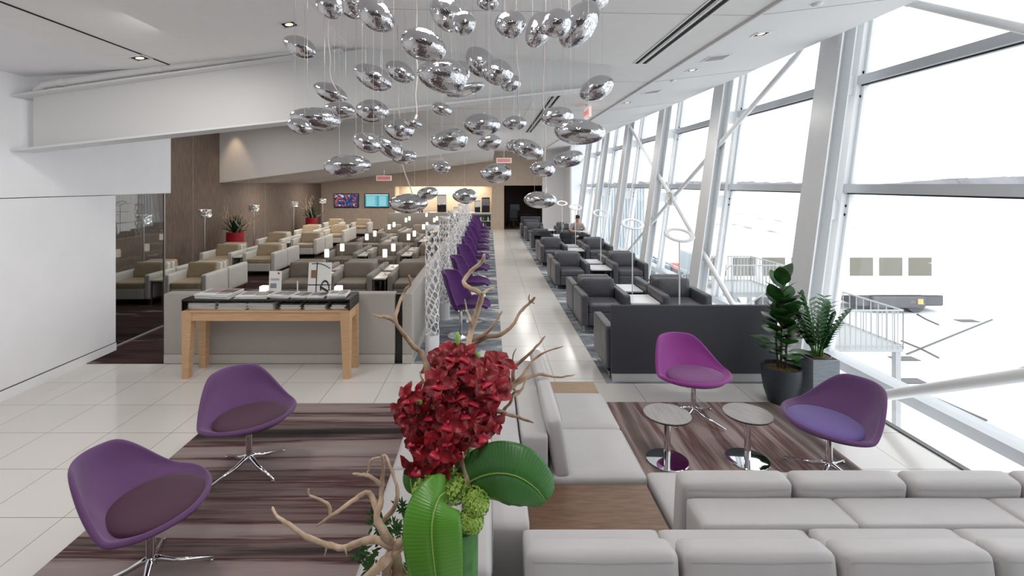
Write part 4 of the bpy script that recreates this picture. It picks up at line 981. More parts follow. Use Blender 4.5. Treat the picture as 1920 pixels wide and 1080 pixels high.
ups = [(-3.45, .44, .36, 5, 0), (-2.98, .40, .34, 3, 1), (-2.62, .26, .28, 3, 2), (-2.40, .20, .27, 2, 3), (-2.18, .21, .27, 2, 4), (-1.93, .23, .30, 4, 4)]
for i, (x, w_, d_, n, a) in enumerate(ups):
    stack('newspaper_stack', 'newspapers and magazines on top of the display shelf, %s stack from the left' % ORD[i], x, TY0+.21, .985, w_, d_, n, random.uniform(-.12, .12), 'reading matter on the display shelf', acc[a])
for i, (x, w_) in enumerate(((-3.60, .34), (-3.22, .36), (-2.86, .32), (-2.50, .24), (-2.19, .26), (-1.88, .18))):
    stack('magazine_stack', 'magazine stack under the smoked glass shelf, %s from the left' % ORD[i], x, TY0+.20, .847, w_, .28, 7 if i < 3 else 5, random.uniform(-.04, .04), 'magazines under the glass', acc[(i+1) % 5])
t = thing('brochure_stand', 'small white upright sign with a red mark standing among the newspapers', 'sign', (-2.80, TY1-.10, .985), .0)
def tilted(t, name, boxes, cz, ang, m, par=None):
    b = BM(); mt = Matrix.Translation((0, 0, cz)) @ Matrix.Rotation(ang, 4, 'X')
    for c_, s_ in boxes: bmesh.ops.transform(b, matrix=mt, verts=box(b, c_, s_))
    return obj(name, b, m, par or t)
cd = tilted(t, 'card', [((0, 0, 0), (.16, .012, .29))], .150, -.08, M['paper'])
tilted(t, 'red_mark', [((.045, -.008, .115), (.024, .004, .022))], .150, -.08, acc[0], cd)
tilted(t, 'printed_picture', [((-.02, -.008, -.045), (.08, .004, .06)), ((0, -.008, .03), (.11, .004, .006)), ((0, -.008, .045), (.11, .004, .006))], .150, -.08, acc[2], cd)
b = BM(); box(b, (0, 0, .004), (.17, .08, .008)); obj('foot', b, M['paper'], t)
t = thing('framed_print', 'leaning white board printed with black lines and an arch', 'print', (-2.22, TY1-.09, .985), 0)
bd = tilted(t, 'board', [((0, 0, 0), (.30, .012, .40))], .205, -.14, M['paper'])
L8 = [((-.04, -.008, 0), (.012, .004, .40)), ((0, -.008, -.09), (.30, .004, .012))]
for k in range(13): a = PI*k/12; L8.append(((.075+.055*math.cos(a), -.008, -.15+.11*math.sin(a)), (.016, .004, .024)))
for k in range(12): L8.append(((-.10+.02*k, -.008, .185-.0009*(k-3)**2*(1 if k > 3 else .4)), (.022, .004, .010)))
for k in range(6): L8.append(((.02+.018*k, -.008, -.12-.01*k), (.02, .004, .03)))
tilted(t, 'black_lines', L8, .205, -.14, M['ink'], bd)
tilted(t, 'brown_square', [((-.075, -.010, .05), (.075, .004, .10))], .205, -.14, acc[3], bd)
b = BM(); box(b, (0, .03, .004), (.2, .06, .008)); obj('foot', b, M['paper'], t)
for x, l in ((-2.96, 'left of the white brochure sign'), (-1.98, 'near the right end of the display shelf')):
    t = thing('candle_lamp', 'small glowing cube lamp on the display shelf, '+l, 'lamp', (x, TY1-.07, .985), 0, 'glowing cube lamps')
    b = BM(); box(b, (0, 0, .05), (.09, .09, .09), .008); obj('lamp_shade', b, M['lamp'], t); b = BM(); box(b, (0, 0, .004), (.10, .10, .008)); obj('base', b, M['steelb'], t)
b = BM(); box(b, (0, 0, .08), (.012, .012, .16)); tag(obj('white_candle', b, M['white'], loc=(-2.52, TY1-.07, .985)), 'thin white candle standing behind the newspapers', 'candle')

# ---- shell lounge chairs
def shell_chair(label, loc, rz, m1, m2, seed=0, brot=.4):
    """opens toward -Y"""
    t = thing('shell_lounge_chair', label, 'lounge chair', loc, rz, 'purple shell lounge chairs')
    # polar shell: angle 0 = front (-Y), pi = back
    def outl(a):
        c = (1-math.cos(a))/2                      # 0 front .. 1 back
        hx = .385; x = hx*math.sin(a)*(1+.05*math.sin(a)**2); y = -.335*math.cos(a) + .01
        h = .085+.42*max(0, c-.30)**1.25/(.70**1.25)
        bk = abs(a-PI); sm = max(0, min(1, (1.62-bk)/1.0)); h = .055 + .305*sm*sm*(3-2*sm) - .05*(max(0, 1-bk/.5)*0)
        return x, y, h
    N, K = 48, 14
    b = BM(); rings = []
    for k in range(K+1):
        s = k/K
        ring = []
        for i in range(N):
            a = 2*PI*i/N; x, y, h = outl(a); c = (1-math.cos(a))/2
            r = s**.85*(.86+.0*c) if s < .6 else None
            rr = min(1, s*1.25); f = (rr**.9)
            up = max(0, (s-.45)/.55)**1.35
            out = .80+.20*up
            back = c*.10*up*h/.45
            topn = 1-(.24*max(0, c-.5)*2*up*up)*(abs(math.sin(a))>-1)   # narrow toward the top of the back
            z = .37+.035*rr**3+up*h
            ring.append((x*f*out*topn if f < 1 else x*out*topn, (y*f*out)+back, z))
        rings.append(ring)
    cv = b.verts.new((0, .02, .37)); vr = [[b.verts.new(p) for p in r] for r in rings[1:]]
    for i in range(N): b.faces.new((cv, vr[0][i], vr[0][(i+1) % N]))
    for a_, c_ in zip(vr, vr[1:]):
        for i in range(N): b.faces.new((a_[i], c_[i], c_[(i+1) % N], a_[(i+1) % N]))
    obj('shell', b, m1, t, smooth=True, mods=(('SOLIDIFY', dict(thickness=.034, offset=-1)), ('SUBSURF', dict(levels=1, render_levels=2))))
    b = BM(); N2 = 40
    def ring2(s, z): return [b.verts.new((.295*s*math.sin(2*PI*i/N2), -.040-.258*s*math.cos(2*PI*i/N2), z+.014)) for i in range(N2)]
    lay = [ring2(.90, .402), ring2(.985, .412), ring2(1.0, .430), ring2(.985, .447), ring2(.93, .460), ring2(.75, .470), ring2(.45, .474), ring2(.15, .474)]
    for a_, c_ in zip(lay, lay[1:]):
        for i in range(N2): b.faces.new((a_[i], c_[i], c_[(i+1) % N2], a_[(i+1) % N2]))
    b.faces.new(lay[0]); b.faces.new(lay[-1]); obj('seat_cushion', b, m2, t, smooth=True)
    b = BM(); lathe(b, [(0, .07), (.03, .07), (.026, .12), (.026, .33), (.05, .355), (0, .355)], n=20); obj('column', b, M['chrome'], t, auto=AUTO)
    for k in range(4):
        a = brot+k*PI/2; d = Vector((math.cos(a), math.sin(a), 0))
        b = BM(); tube(b, [d*.0+Vector((0, 0, .115)), d*.05+Vector((0, 0, .095)), d*.12+Vector((0, 0, .065)), d*.34+Vector((0, 0, .016))], [.022, .02, .016, .010], 10); tube(b, [d*.33, d*.33+Vector((0, 0, .014))], .012, 8)
        obj('base_leg', b, M['chrome'], t, smooth=True)
    return t
shell_chair('plum shell lounge chair on chrome base nearest the viewer at bottom left', (-2.08, 3.0, .008), 1.66, M['purple'], M['plum'], brot=.3)
shell_chair('plum shell lounge chair on chrome base near the newspaper table', (-2.03, 4.13, .008), .86, M['purple'], M['plum'], brot=.15)
shell_chair('bright magenta shell lounge chair facing the viewer before the charcoal screen', (2.10, 5.02, .008), .20, M['magenta'], M['magentas'], brot=.45)
shell_chair('blue purple shell lounge chair turned left beside the windows', (2.80, 4.02, .008), -1.42, M['purple'], M['blurp'], brot=.5)
# ---- round pedestal tables
def ped(l, p, r, g):
    t = thing('pedestal_table', l, 'pedestal table', p, r, g)
    b = BM(); lathe(b, [(0, .395), (.196, .395), (.200, .400), (.200, .408), (.196, .412), (0, .412)], n=48); obj('table_top', b, M['tabtop'], t, auto=AUTO)
    b = BM(); lathe(b, [(.197, .3945), (.2015, .400), (.2015, .405)], n=48); obj('dark_rim', b, M['black'], t)
    b = BM(); tube(b, [(0, 0, .01), (0, 0, .395)], .027, 24); obj('column', b, M['chrome'], t, auto=AUTO)
    b = BM(); lathe(b, [(0, 0), (.178, 0), (.180, .004), (.176, .010), (0, .014)], n=48); obj('base_disc', b, M['chrome'], t, auto=AUTO)
    return t
put('P', ped, (1.555, 4.26, .008), 0, 'round grey topped pedestal table, the left of the two', 'pedestal tables')
put('P', ped, (2.26, 4.27, .008), .4, 'round grey topped pedestal table, the right of the two', 'pedestal tables')

# ---- central back-to-back sofas
SM = M['sofa']
def seat(t, x0, x1, y0, y1, z0=.26, z1=.42, nm='seat_cushion', puff=.012, r=.035):
    b = BM(); cushion(b, ((x0+x1)/2, (y0+y1)/2, (z0+z1)/2), (x1-x0-.006, y1-y0-.006, z1-z0), r, puff, 10); obj(nm, b, SM, t, smooth=True)
def block(t, x0, x1, y0, y1, z0, z1, nm='backrest_block', r=.02):
    b = BM(); cushion(b, ((x0+x1)/2, (y0+y1)/2, (z0+z1)/2), (x1-x0, y1-y0, z1-z0), r, .002, 10); obj(nm, b, SM, t, smooth=True)
def lean(t, c, s, rot, nm='back_cushion'):
    b = BM(); cushion(b, c, s, .035, .004, 10, rot=rot, py=.012 if s[1] < s[0] else 0, px=.012 if s[0] < s[1] else 0); o = obj(nm, b, SM, t, smooth=True)
    # stitched seam along the upper edge
    b = BM(); hx, hy, hz = s[0]/2, s[1]/2, s[2]/2; mt = Matrix.Translation(Vector(c)) @ rot
    if s[0] > s[1]:
        for sg in (-1,): tube(b, [mt @ Vector((-hx+.03, sg*(hy+.002), hz-.035)), mt @ Vector((0, sg*(hy+.009), hz-.035)), mt @ Vector((hx-.03, sg*(hy+.002), hz-.035))], .0016, 5)
    else: tube(b, [mt @ Vector((hx+.002, -hy+.03, hz-.035)), mt @ Vector((hx+.009, 0, hz-.035)), mt @ Vector((hx+.002, hy-.03, hz-.035))], .0016, 5)
    obj('seam', b, M['piping'], o)
def base(t, x0, x1, y0, y1):
    b = BM(); bx(b, x0+.03, x1-.03, y0+.03, y1-.03, .0, .26); obj('plinth', b, M['sofad'], t)
RX = lambda a: Matrix.Rotation(a, 4, 'X')
RY = lambda a: Matrix.Rotation(a, 4, 'Y')
# right-facing sofa beside the mauve carpet
t = thing('grey_sofa', 'pale grey leather sofa facing right toward the pedestal tables', 'sofa', (0, 0, .008))
base(t, .22, 1.08, 3.31, 4.68); seat(t, .41, 1.085, 3.315, 4.00); seat(t, .41, 1.085, 4.00, 4.68); block(t, .215, .405, 3.31, 4.72, .05, .71)
lean(t, (.475, 3.68, .60), (.11, .70, .42), RY(-.16)); lean(t, (.475, 4.42, .60), (.11, .66, .42), RY(-.16))
t = thing('wooden_end_table', 'pale oak end table at the far end of the right-facing grey sofa', 'end table', (0, 0, .008))
b = BM(); bx(b, .42, 1.06, 4.70, 4.97, .36, .40, .004); obj('table_top', b, M['oakt'], t); b = BM(); bx(b, .44, 1.04, 4.72, 4.95, 0, .36); obj('base', b, M['sofad'], t)
t = thing('corner_table', 'dark walnut corner table between the grey sofas', 'corner table', (0, 0, .008))
b = BM(); bx(b, .23, 1.06, 2.68, 3.295, .345, .385, .003); obj('table_top', b, M['walnut'], t); b = BM(); bx(b, .26, 1.04, 2.70, 3.27, 0, .345); obj('base', b, M['sofad'], t)
# left-facing sofa
t = thing('grey_sofa', 'pale grey leather sofa facing left toward the plum chairs, behind the flowers', 'sofa', (0, 0, .008))
base(t, -.68, .17, 2.05, 4.80)
for y0, y1 in ((2.05, 2.74), (2.74, 3.43), (3.43, 4.12), (4.12, 4.80)):
    seat(t, -.69, -.005, y0, y1); lean(t, (-.075, (y0+y1)/2, .59), (.12, y1-y0-.02, .40), RY(.16))
block(t, .0, .208, 2.45, 3.65, .05, .70); block(t, .0, .208, 3.65, 4.85, .05, .70)
t = thing('wooden_end_table', 'pale oak end table at the far end of the left-facing grey sofa', 'end table', (0, 0, .008))
b = BM(); bx(b, -.66, -.02, 4.83, 5.08, .36, .40, .004); obj('table_top', b, M['oakt'], t); b = BM(); bx(b, -.64, -.04, 4.85, 5.06, 0, .36); obj('base', b, M['sofad'], t)
# far transverse sofa (faces away from the viewer)
t = thing('grey_sofa', 'pale grey leather sofa facing the windows lounge, far one of the back-to-back pair', 'sofa', (0, 0, .008))
base(t, 1.08, 3.6, 2.46, 3.40)
for k in range(4):
    x0 = 1.085+k*.66; seat(t, x0, x0+.66, 2.66, 3.40)
for k in range(4):
    x0 = 1.05+k*.632; lean(t, (x0+.315, 2.755, .572), (.615, .125, .42), RX(.12))
block(t, 1.075, 1.87, 2.45, 2.675, .05, .70); block(t, 1.87, 2.72, 2.45, 2.675, .05, .70); block(t, 2.72, 3.6, 2.45, 2.675, .05, .70)
# near transverse sofa (faces the viewer)
t = thing('grey_sofa', 'pale grey leather sofa nearest the viewer along the bottom right edge', 'sofa', (0, 0, .008))
base(t, .17, 3.6, 1.50, 2.44)
block(t, .165, .835, 2.24, 2.438, .05, .695); block(t, .835, 1.565, 2.24, 2.438, .05, .695); block(t, 1.585, 2.3, 2.24, 2.438, .05, .70); block(t, 2.3, 3.6, 2.24, 2.438, .05, .70)
for k in range(5):
    x0 = .155+k*.69; lean(t, (x0+.342, 2.165, .578), (.672, .14, .43), RX(-.15)); seat(t, x0, x0+.69, 1.45, 2.13)

# ---- potted plants by the screen
def leafblade(bm, p, d, up, L, Wd, curl=.25, n=6, fold=.12, shape=.55):
    d = d.normalized(); s = d.cross(up).normalized(); nn = s.cross(d).normalized(); rows_ = []
    for i in range(n+1):
        u = i/n; w2 = Wd/2*math.sin(PI*min(1, u*.94+.03)**shape)**.8 if 0 < i < n else Wd*.03
        q = p+d*L*u-nn*curl*L*u*u
        rows_.append([bm.verts.new(q-s*w2+nn*fold*w2), bm.verts.new(q), bm.verts.new(q+s*w2+nn*fold*w2)])
    for a, c in zip(rows_, rows_[1:]):
        bm.faces.new((a[0], a[1], c[1], c[0])); bm.faces.new((a[1], a[2], c[2], c[1]))
t = thing('fiddle_leaf_plant', 'broad-leaved plant in the round slate pot beside the charcoal screen', 'potted plant', (3.245, 5.42, 0))
b = BM(); lathe(b, [(0, 0), (.12, 0), (.135, .01), (.175, .14), (.200, .30), (.205, .40), (.19, .405), (.18, .36), (0, .36)], n=40); obj('pot', b, M['potg'], t, auto=AUTO)
b = BM(); lathe(b, [(0, .385), (.10, .38), (.178, .365)], n=24); obj('moss', b, M['soil'], t, smooth=True)
rnd = random.Random(5); b = BM(); b2 = BM()
for sx, sy, top in ((0, 0, 1.34), (-.04, .03, 1.12), (.05, -.02, .98)):
    pts = [Vector((sx*.6, sy*.6, .36)), Vector((sx, sy, .7)), Vector((sx*1.2+.02, sy, top))]; tube(b, pts, [.012, .010, .006], 6)
    n = int((top-.45)/.040)
    for k in range(n):
        z = .47+(top-.45)*k/n; a = k*2.4+sx*20; el = .25+.95*(k/n)+rnd.uniform(-.2, .2); p = pts[0].lerp(pts[2], (z-.36)/(top-.36))
        d = Vector((math.cos(a)*math.cos(el), math.sin(a)*math.cos(el), math.sin(el)))
        leafblade(b2, p+d*.02, d, Vector((0, 0, 1)), rnd.uniform(.20, .27), rnd.uniform(.17, .23), curl=.20, n=7, fold=.15, shape=.8)
obj('stem', b, M['bark'], t, smooth=True); obj('foliage', b2, M['leafd'], t, smooth=True, mods=(('SUBSURF', dict(levels=1, render_levels=1)),))
t = thing('tall_planter_plant', 'feathery ZZ plant in the square zinc planter by the big column', 'potted plant', (3.635, 5.40, 0))
b = BM(); bx(b, -.145, .145, -.145, .145, 0, .52, .004); obj('planter', b, M['planter'], t)
b = BM(); bx(b, -.128, .128, -.128, .128, .519, .524); obj('soil', b, M['bark'], t)
b = BM(); lathe(b, [(.118, .522), (.125, .535), (.13, .522)], n=28); obj('inner_rim', b, M['black'], t)
rnd = random.Random(11); b = BM(); b2 = BM()
for k in range(15):
    a = k*2.4+.5; lean_ = rnd.uniform(.12, .62); L = rnd.uniform(.48, .72); base_p = Vector((.04*math.cos(a), .04*math.sin(a), .52)); pts = []
    for i in range(9):
        u = i/8; pts.append(base_p+Vector((math.cos(a)*lean_*u**1.4*L, math.sin(a)*lean_*u**1.4*L, L*u*(1-.25*u*lean_*1.4))))
    tube(b, pts, [.008*(1-.7*i/8) for i in range(9)], 6)
    for i in range(2, 12):
        u = i/11; j = min(int(u*8), 7); p = pts[j].lerp(pts[j+1], u*8-j); tg = (pts[j+1]-pts[j]).normalized()
        for s in (-1, 1):
            sd = tg.cross(Vector((math.sin(a+.9*s*0), -math.cos(a), .2))).normalized(); side = Vector((-math.sin(a), math.cos(a), 0))*s
            leafblade(b2, p, side*.8+tg*.75, Vector((0, 0, 1)), .125*(1-.35*abs(u-.5)), .052, curl=.12, n=4, fold=.15)
obj('stem', b, M['stemg'], t, smooth=True); obj('foliage', b2, M['leafz'], t, smooth=True)
# ---- chrome pebble pendants  (cx, cy, w, h, tilt) measured on a 2.7x enlargement with origin (500,0)
PN = [(172,238,165,95,24),(320,30,130,110,25),(430,25,160,120,20),(550,75,200,135,38),(910,65,180,140,55),(1000,118,110,112,0),(1120,10,105,80,0),(1235,122,150,130,8),
(1380,152,175,125,-60),(1465,120,145,132,-25),(1578,128,245,155,-52),(1660,10,145,75,-20),(795,228,215,145,20),(675,362,150,95,28),(540,392,195,110,26),(890,385,230,160,8),
(1078,312,165,125,50),(1165,365,152,122,12),(1235,422,100,72,-18),(1007,455,180,52,-15),(322,468,165,85,22),(372,555,148,78,5),(250,602,225,108,6),(168,638,125,72,18),(530,562,160,108,4),
(885,552,98,58,18),(1090,630,168,105,2),(740,625,85,52,10),(675,657,138,105,8),(925,708,170,105,-4),(1253,622,112,68,0),(1125,722,116,74,-8),(1468,590,155,90,-3),(1584,668,232,120,5),
(1668,448,165,108,-25),(512,722,145,92,20),(614,742,150,85,32),(697,797,117,65,-8),(1315,755,160,92,18),(1528,805,145,76,-10),(410,840,215,105,-3),(884,847,86,56,5),
(1162,878,150,92,-3),(1397,855,117,76,2),(1002,992,115,75,0),(713,1030,185,92,0),(813,980,98,60,-10),(1385,1012,150,78,2),(1250,740,70,62,20),(975,365,110,110,40)]
items = []; placed = []
rnd = random.Random(77)
for k, (a, c, w_, h_, an) in enumerate(PN):
    px, py = 500+a/2.7, c/2.7; wp = w_/2.7
    Y = 3.15+ (3.9-3.15)*rnd.random() if py < 60 else 3.3+1.6*rnd.random()
    if wp > 78: Y = min(Y, 3.7)
    if wp < 45: Y = max(Y, 4.4) if py > 60 else Y
    best = None
    for q in range(160):
        Yc = Y if q == 0 else (rnd.uniform(3.1, 3.9) if py < 60 or wp > 78 else rnd.uniform(3.2, 5.7)); pc_ = hpt(px, py, Yc); rr_ = wp/2*Yc/F
        cl = min([math.hypot(pc_.x-o_[0].x, (pc_.y-o_[0].y)*1.15)-(rr_+o_[1])*.95 for o_ in placed], default=9)
        if best is None or cl > best[0]: best = (cl, Yc, pc_, rr_)
        if cl > .02: break
    Y = best[1]; placed.append((best[2], best[3]))
    items.append([px, py, wp, h_/2.7, an, Y, k])
def ceilz(x):
    for (x0, z0), (x1, z1) in zip(prof, prof[1:]):
        if x0 <= x <= x1: return z0+(z1-z0)*(x-x0)/(x1-x0)
    return 4.1
meshes = []
for s in range(7):
    r2 = random.Random(s*13+1); b = BM(); bmesh.ops.create_uvsphere(b, u_segments=40, v_segments=24, radius=1)
    k1, k2, k3, p1, p2 = r2.uniform(.05, .12), r2.uniform(-.07, .07), r2.uniform(.02, .06), r2.uniform(0, 6), r2.uniform(0, 6)
    for v in b.verts:
        x, y, z = v.co; a = math.atan2(y, x)
        rr = 1+k3*math.cos(2*a+p1)*(1-z*z)+k2*math.cos(a+p2)*(1-z*z)*.7
        v.co = Vector((x*rr, y*rr, z*(1+k1*x+.08*math.sin(2*x+p1))+.06*x*x*k2*4))
    # scale to unit half extents
    for ax in range(3):
        mx_ = max(abs(v.co[ax]) for v in b.verts)
        for v in b.verts: v.co[ax] /= mx_
    me = bpy.data.meshes.new('pebble'); b.to_mesh(me); b.free(); me.materials.append(M['pebble'])
    for p in me.polygons: p.use_smooth = True
    meshes.append(me)
# tiers for the descriptions
tiers = [('top', -99, 62), ('second', 62, 110), ('third', 110, 165), ('fourth', 165, 222), ('fifth', 222, 262), ('sixth', 262, 300), ('seventh', 300, 345), ('lowest', 345, 999)]
lab = {}
for tn, lo_, hi_ in tiers:
    row = sorted([i for i in items if lo_ <= i[1] < hi_], key=lambda i: i[0])
    for j, it in enumerate(row): lab[it[6]] = 'chrome pebble pendant, %s from the left in the %s tier of the cluster' % (ORD[j], tn)
CORD = {21: (20, 0), 27: (0, 0), 30: (0, 0), 45: (0, 0), 47: (0, 0)}
for px, py, wp, hp, an, Y, k in items:
    p = hpt(px, py, Y); rx = wp/2*Y/F*1.11; rz = hp/2*Y/F*1.12
    ca, sa = math.cos(math.radians(an)), math.sin(math.radians(an))
    t = thing('pebble_pendant', lab[k], 'pendant lamp', p, 0, 'chrome pebble pendants')
    o = bpy.data.objects.new('pebble_shade', meshes[k % 7]); C.objects.link(o); o.parent = t
    o.scale = (rx, rx*.85 if rx < rz*1.6 else rx*.75, rz*.97); o.rotation_euler = (0, math.radians(an), rnd.uniform(-.15, .15))
    b = BM(); cz = ceilz(p.x)-p.z+.0
    for j in range(2 if wp > 45 else 1):
        dx = (-.35+.7*j)*rx if wp > 45 else 0
        tube(b, [(dx, 0, rz*.5), (dx, 0, cz)], .0010, 4)
    obj('suspension_wire', b, M['wire'], t)
    if k in CORD:
        b = BM(); off = rx*.3; pts = []
        for i in range(15):
            u = i/14; x = off*(1-u)**2*1.0+(-.10 if k in (45, 21) else .03)*min(1, u*3)*(1 if u < .5 else 1)+.010*math.sin(u*17); pts.append((x, -.02+.008*math.sin(u*11), rz*.7+(cz-rz*.7)*(u**1.3)))
        tube(b, pts, .0062 if k in (45, 47) else .0048, 7); obj('power_cord', b, M['pink'], t, smooth=True)
        b = BM(); tube(b, [pts[0], pts[1]], .011, 8); obj('cord_gland', b, M['white'], t)
# ---- flower arrangement on a white pedestal
YF = 1.60
def c3(x, y, Y=YF): return hpt(500+x/1.8, 480+y/1.8, Y)
t = thing('display_pedestal', 'slim pedestal carrying the flower arrangement beside the grey sofa', 'pedestal', (-.16, YF-.02, 0))
b = BM(); bx(b, -.30, .14, -.16, .16, .012, .98, .006); obj('body', b, M['white'], t)
b = BM(); bx(b, -.32, .16, -.18, .18, .98, 1.0, .004); obj('top_slab', b, M['white'], t)
FO = Vector((-.10, YF, 1.0))
t = thing('flower_arrangement', 'red orchids, lime hydrangeas, broad leaves and driftwood in a green vase', 'flower arrangement', FO); fa = t
def L_(p): return Vector(p)-FO
vb = L_(c3(655, 1010)); vb.z = 0
b = BM(); lathe(b, [(0, 0), (.05, 0), (.055, .02), (.058, .30), (.052, .30), (.048, .02), (0, .02)], c=(vb.x, vb.y, 0), n=32); obj('vase', b, mat('green_vase', (.06, .20, .045), .3, var=.2, vs=30), fa, auto=AUTO)
b = BM(); bx(b, -.30, -.07, -.08, .08, .0, .06, .01); obj('low_tray', b, M['black'], fa)
rnd = random.Random(3)
def wood(pts, r0, r1, m, Yo=0, seedz=0, name='driftwood_branch'):
    b = BM(); P_ = []; n = len(pts); R_ = []
    f = 1.0
    for i, (x, y) in enumerate(pts):
        P_.append(L_(c3(x, y, YF+Yo+.03*math.sin(i*1.3+seedz))))
    Q = []; QR = []                       # smooth + gnarl
    for i in range(n-1):
        p0, p1, p2, p3 = P_[max(i-1, 0)], P_[i], P_[i+1], P_[min(i+2, n-1)]
        for j in range(4):
            s = j/4; q = .5*((2*p1)+(p2-p0)*s+(2*p0-5*p1+4*p2-p3)*s*s+(3*p1-p0-3*p2+p3)*s**3)
            Q.append(q+Vector((rnd.uniform(-1, 1), rnd.uniform(-1, 1), rnd.uniform(-1, 1)))*.0012); u = (i+s)/(n-1); QR.append((r0*(1-u)+r1*u)*rnd.uniform(.88, 1.14))
    Q.append(P_[-1]); QR.append(r1*.7)
    tube(b, Q, QR, 8); return obj(name, b, m, fa, smooth=True)
D_, DP = M['drift'], M['driftp']
wood([(650,720),(620,600),(575,500),(545,440),(540,370),(520,325),(490,300),(465,265),(435,220),(445,170),(465,120),(485,95),(480,65)], .0125, .0035, D_, .03, 1)
wood([(437,222),(400,205),(380,205),(355,195)], .0075, .002, D_, .03, 2); wood([(548,450),(530,425),(515,390)], .005, .002, D_, .03, 3); wood([(550,450),(570,425),(580,405)], .006, .002, D_, .03, 3)
wood([(650,420),(675,320),(690,260),(705,200),(725,140),(715,122),(680,105),(665,85),(690,50),(725,20),(735,-5)], .011, .0055, DP, .05, 4)
wood([(725,128),(750,112),(770,105)], .006, .002, DP, .05, 5); wood([(690,222),(675,180),(668,145)], .005, .0015, DP, .05, 6)
wood([(650,350),(700,300),(740,275),(790,265),(830,235),(855,190),(890,155),(905,140)], .009, .004, D_, .06, 7); wood([(680,295),(745,255),(770,225),(795,185)], .007, .0025, D_, .04, 8)
wood([(888,158),(885,140),(888,128)], .003, .001, D_, .06, 8); wood([(895,155),(905,160)], .003, .001, D_, .06, 8)
wood([(690,600),(760,500),(800,455),(830,430),(835,380),(870,345),(910,305),(940,270)], .0115, .003, D_, .08, 9)
wood([(780,480),(850,420),(880,380),(900,350),(950,320),(1000,305)], .008, .002, D_, .10, 10)
wood([(770,500),(830,440),(880,410),(930,400),(980,410),(1040,400)], .0095, .002, D_, .07, 11)
wood([(740,505),(800,530),(850,545),(900,562)], .009, .003, D_, .02, 12); wood([(835,385),(830,345),(842,310)], .004, .0012, D_, .08, 13)
wood([(800,520),(825,490),(835,460),(860,450),(875,415)], .006, .003, D_, .05, 14); wood([(760,495),(790,470),(840,470),(870,440)], .007, .003, D_, .09, 15)
wood([(700,830),(680,760),(660,690),(640,640),(650,600)], .012, .009, DP, .02, 16); wood([(700,820),(690,740),(670,680),(690,630)], .010, .008, D_, .03, 17)
wood([(560,800),(590,740),(600,700),(590,680)], .007, .003, DP, -.03, 18)
O = -.10
wood([(440,1140),(440,1040),(430,990),(400,940),(372,880),(385,830),(390,770),(395,700),(390,672)], .019, .0035, DP, O, 19)
wood([(345,722),(352,690),(385,680)], .004, .003, DP, O, 20); wood([(385,770),(350,745),(320,738),(290,735)], .007, .003, DP, O, 21); wood([(345,722),(335,735)], .003, .002, DP, O, 20)
wood([(425,980),(370,958),(320,965),(260,985),(200,972),(130,945),(75,905),(35,880),(20,848)], .0125, .004, DP, O, 22); wood([(262,985),(268,1000),(270,1012)], .004, .0015, DP, O, 23); wood([(205,974),(200,990),(195,1012)], .004, .0015, DP, O, 24)
wood([(375,870),(345,800),(300,820),(240,862),(210,882),(168,912)], .0095, .003, DP, O, 25); wood([(214,872),(205,835),(145,808),(142,785)], .006, .002, DP, O, 26)
wood([(395,890),(430,850),(442,790),(420,720),(405,680),(395,670)], .008, .003, DP, O, 27)
wood([(430,980),(400,1030),(350,1075),(320,1110)], .016, .012, DP, O, 28); wood([(430,1010),(470,970),(480,940),(487,910)], .011, .003, DP, O, 29); wood([(465,968),(490,975),(512,968)], .007, .002, DP, O, 30)
wood([(470,1120),(450,1050),(420,980),(390,920)], .014, .008, D_, O+.02, 31); wood([(400,1120),(410,1040),(440,985),(450,960)], .015, .012, DP, O-.01, 32)
# orchid blooms
def bloom_mesh(seed):
    r2 = random.Random(seed); b = BM()
    for k in range(5):
        a = k*2*PI/5+r2.uniform(-.15, .15); L = r2.uniform(.050, .062); W2 = r2.uniform(.034, .042); up = r2.uniform(.05, .65)
        def f(u, v):
            s = (v-.5)*2; w2 = W2/2*math.sin(PI*min(1, .08+u*.9)**.8)**.7; rad = L*u
            z = rad*up-.35*L*u*u*u+.004*math.sin(u*9+s*3)+abs(s)**2*w2*.35
            x = math.cos(a)*rad-math.sin(a)*s*w2; y = math.sin(a)*rad+math.cos(a)*s*w2; return Vector((x, y, z))
        sheet(b, None, 7, 5, f)
    return b
def lip_mesh():
    b = BM()
    def f(u, v):
        s = (v-.5)*2; return Vector((.010*s*(1+u), -.006-.016*u, .006+.018*math.sin(u*2.2)-.006*s*s))
    sheet(b, None, 6, 5, f); tube(b, [(0, .003, .002), (0, .004, .014), (0, 0, .020)], [.004, .0045, .003], 6); return b
px_b = [(845,668),(818,688),(872,668),(850,703),(822,718),(880,700),(915,688),(935,682),(905,716),(926,735),(938,712),(860,738),(836,755),(890,748),(870,772),(842,790),(772,752),(757,770),(790,745),(766,790),(786,780),(808,775),(814,800),(790,812),(836,820),(860,800),(882,790),(905,776),(922,792),(902,812),(876,815),(852,835),(820,840),(796,835),(776,822),(800,860),(826,865),(783,872),(812,884),(836,850),(858,765),(896,768),(765,745),(828,735),(916,705),(838,672),(862,690),(884,722),(810,755),(848,815)]
bm0 = [bpy.data.meshes.new('petals') for _ in range(4)]
for i, me in enumerate(bm0):
    bb = bloom_mesh(i+5); bb.to_mesh(me); bb.free(); me.materials.append(M['petal'])
    for p in me.polygons: p.use_smooth = True
lm = bpy.data.meshes.new('lip'); bb = lip_mesh(); bb.to_mesh(lm); bb.free(); lm.materials.append(M['lip'])
for p in lm.polygons: p.use_smooth = True
rnd = random.Random(8)
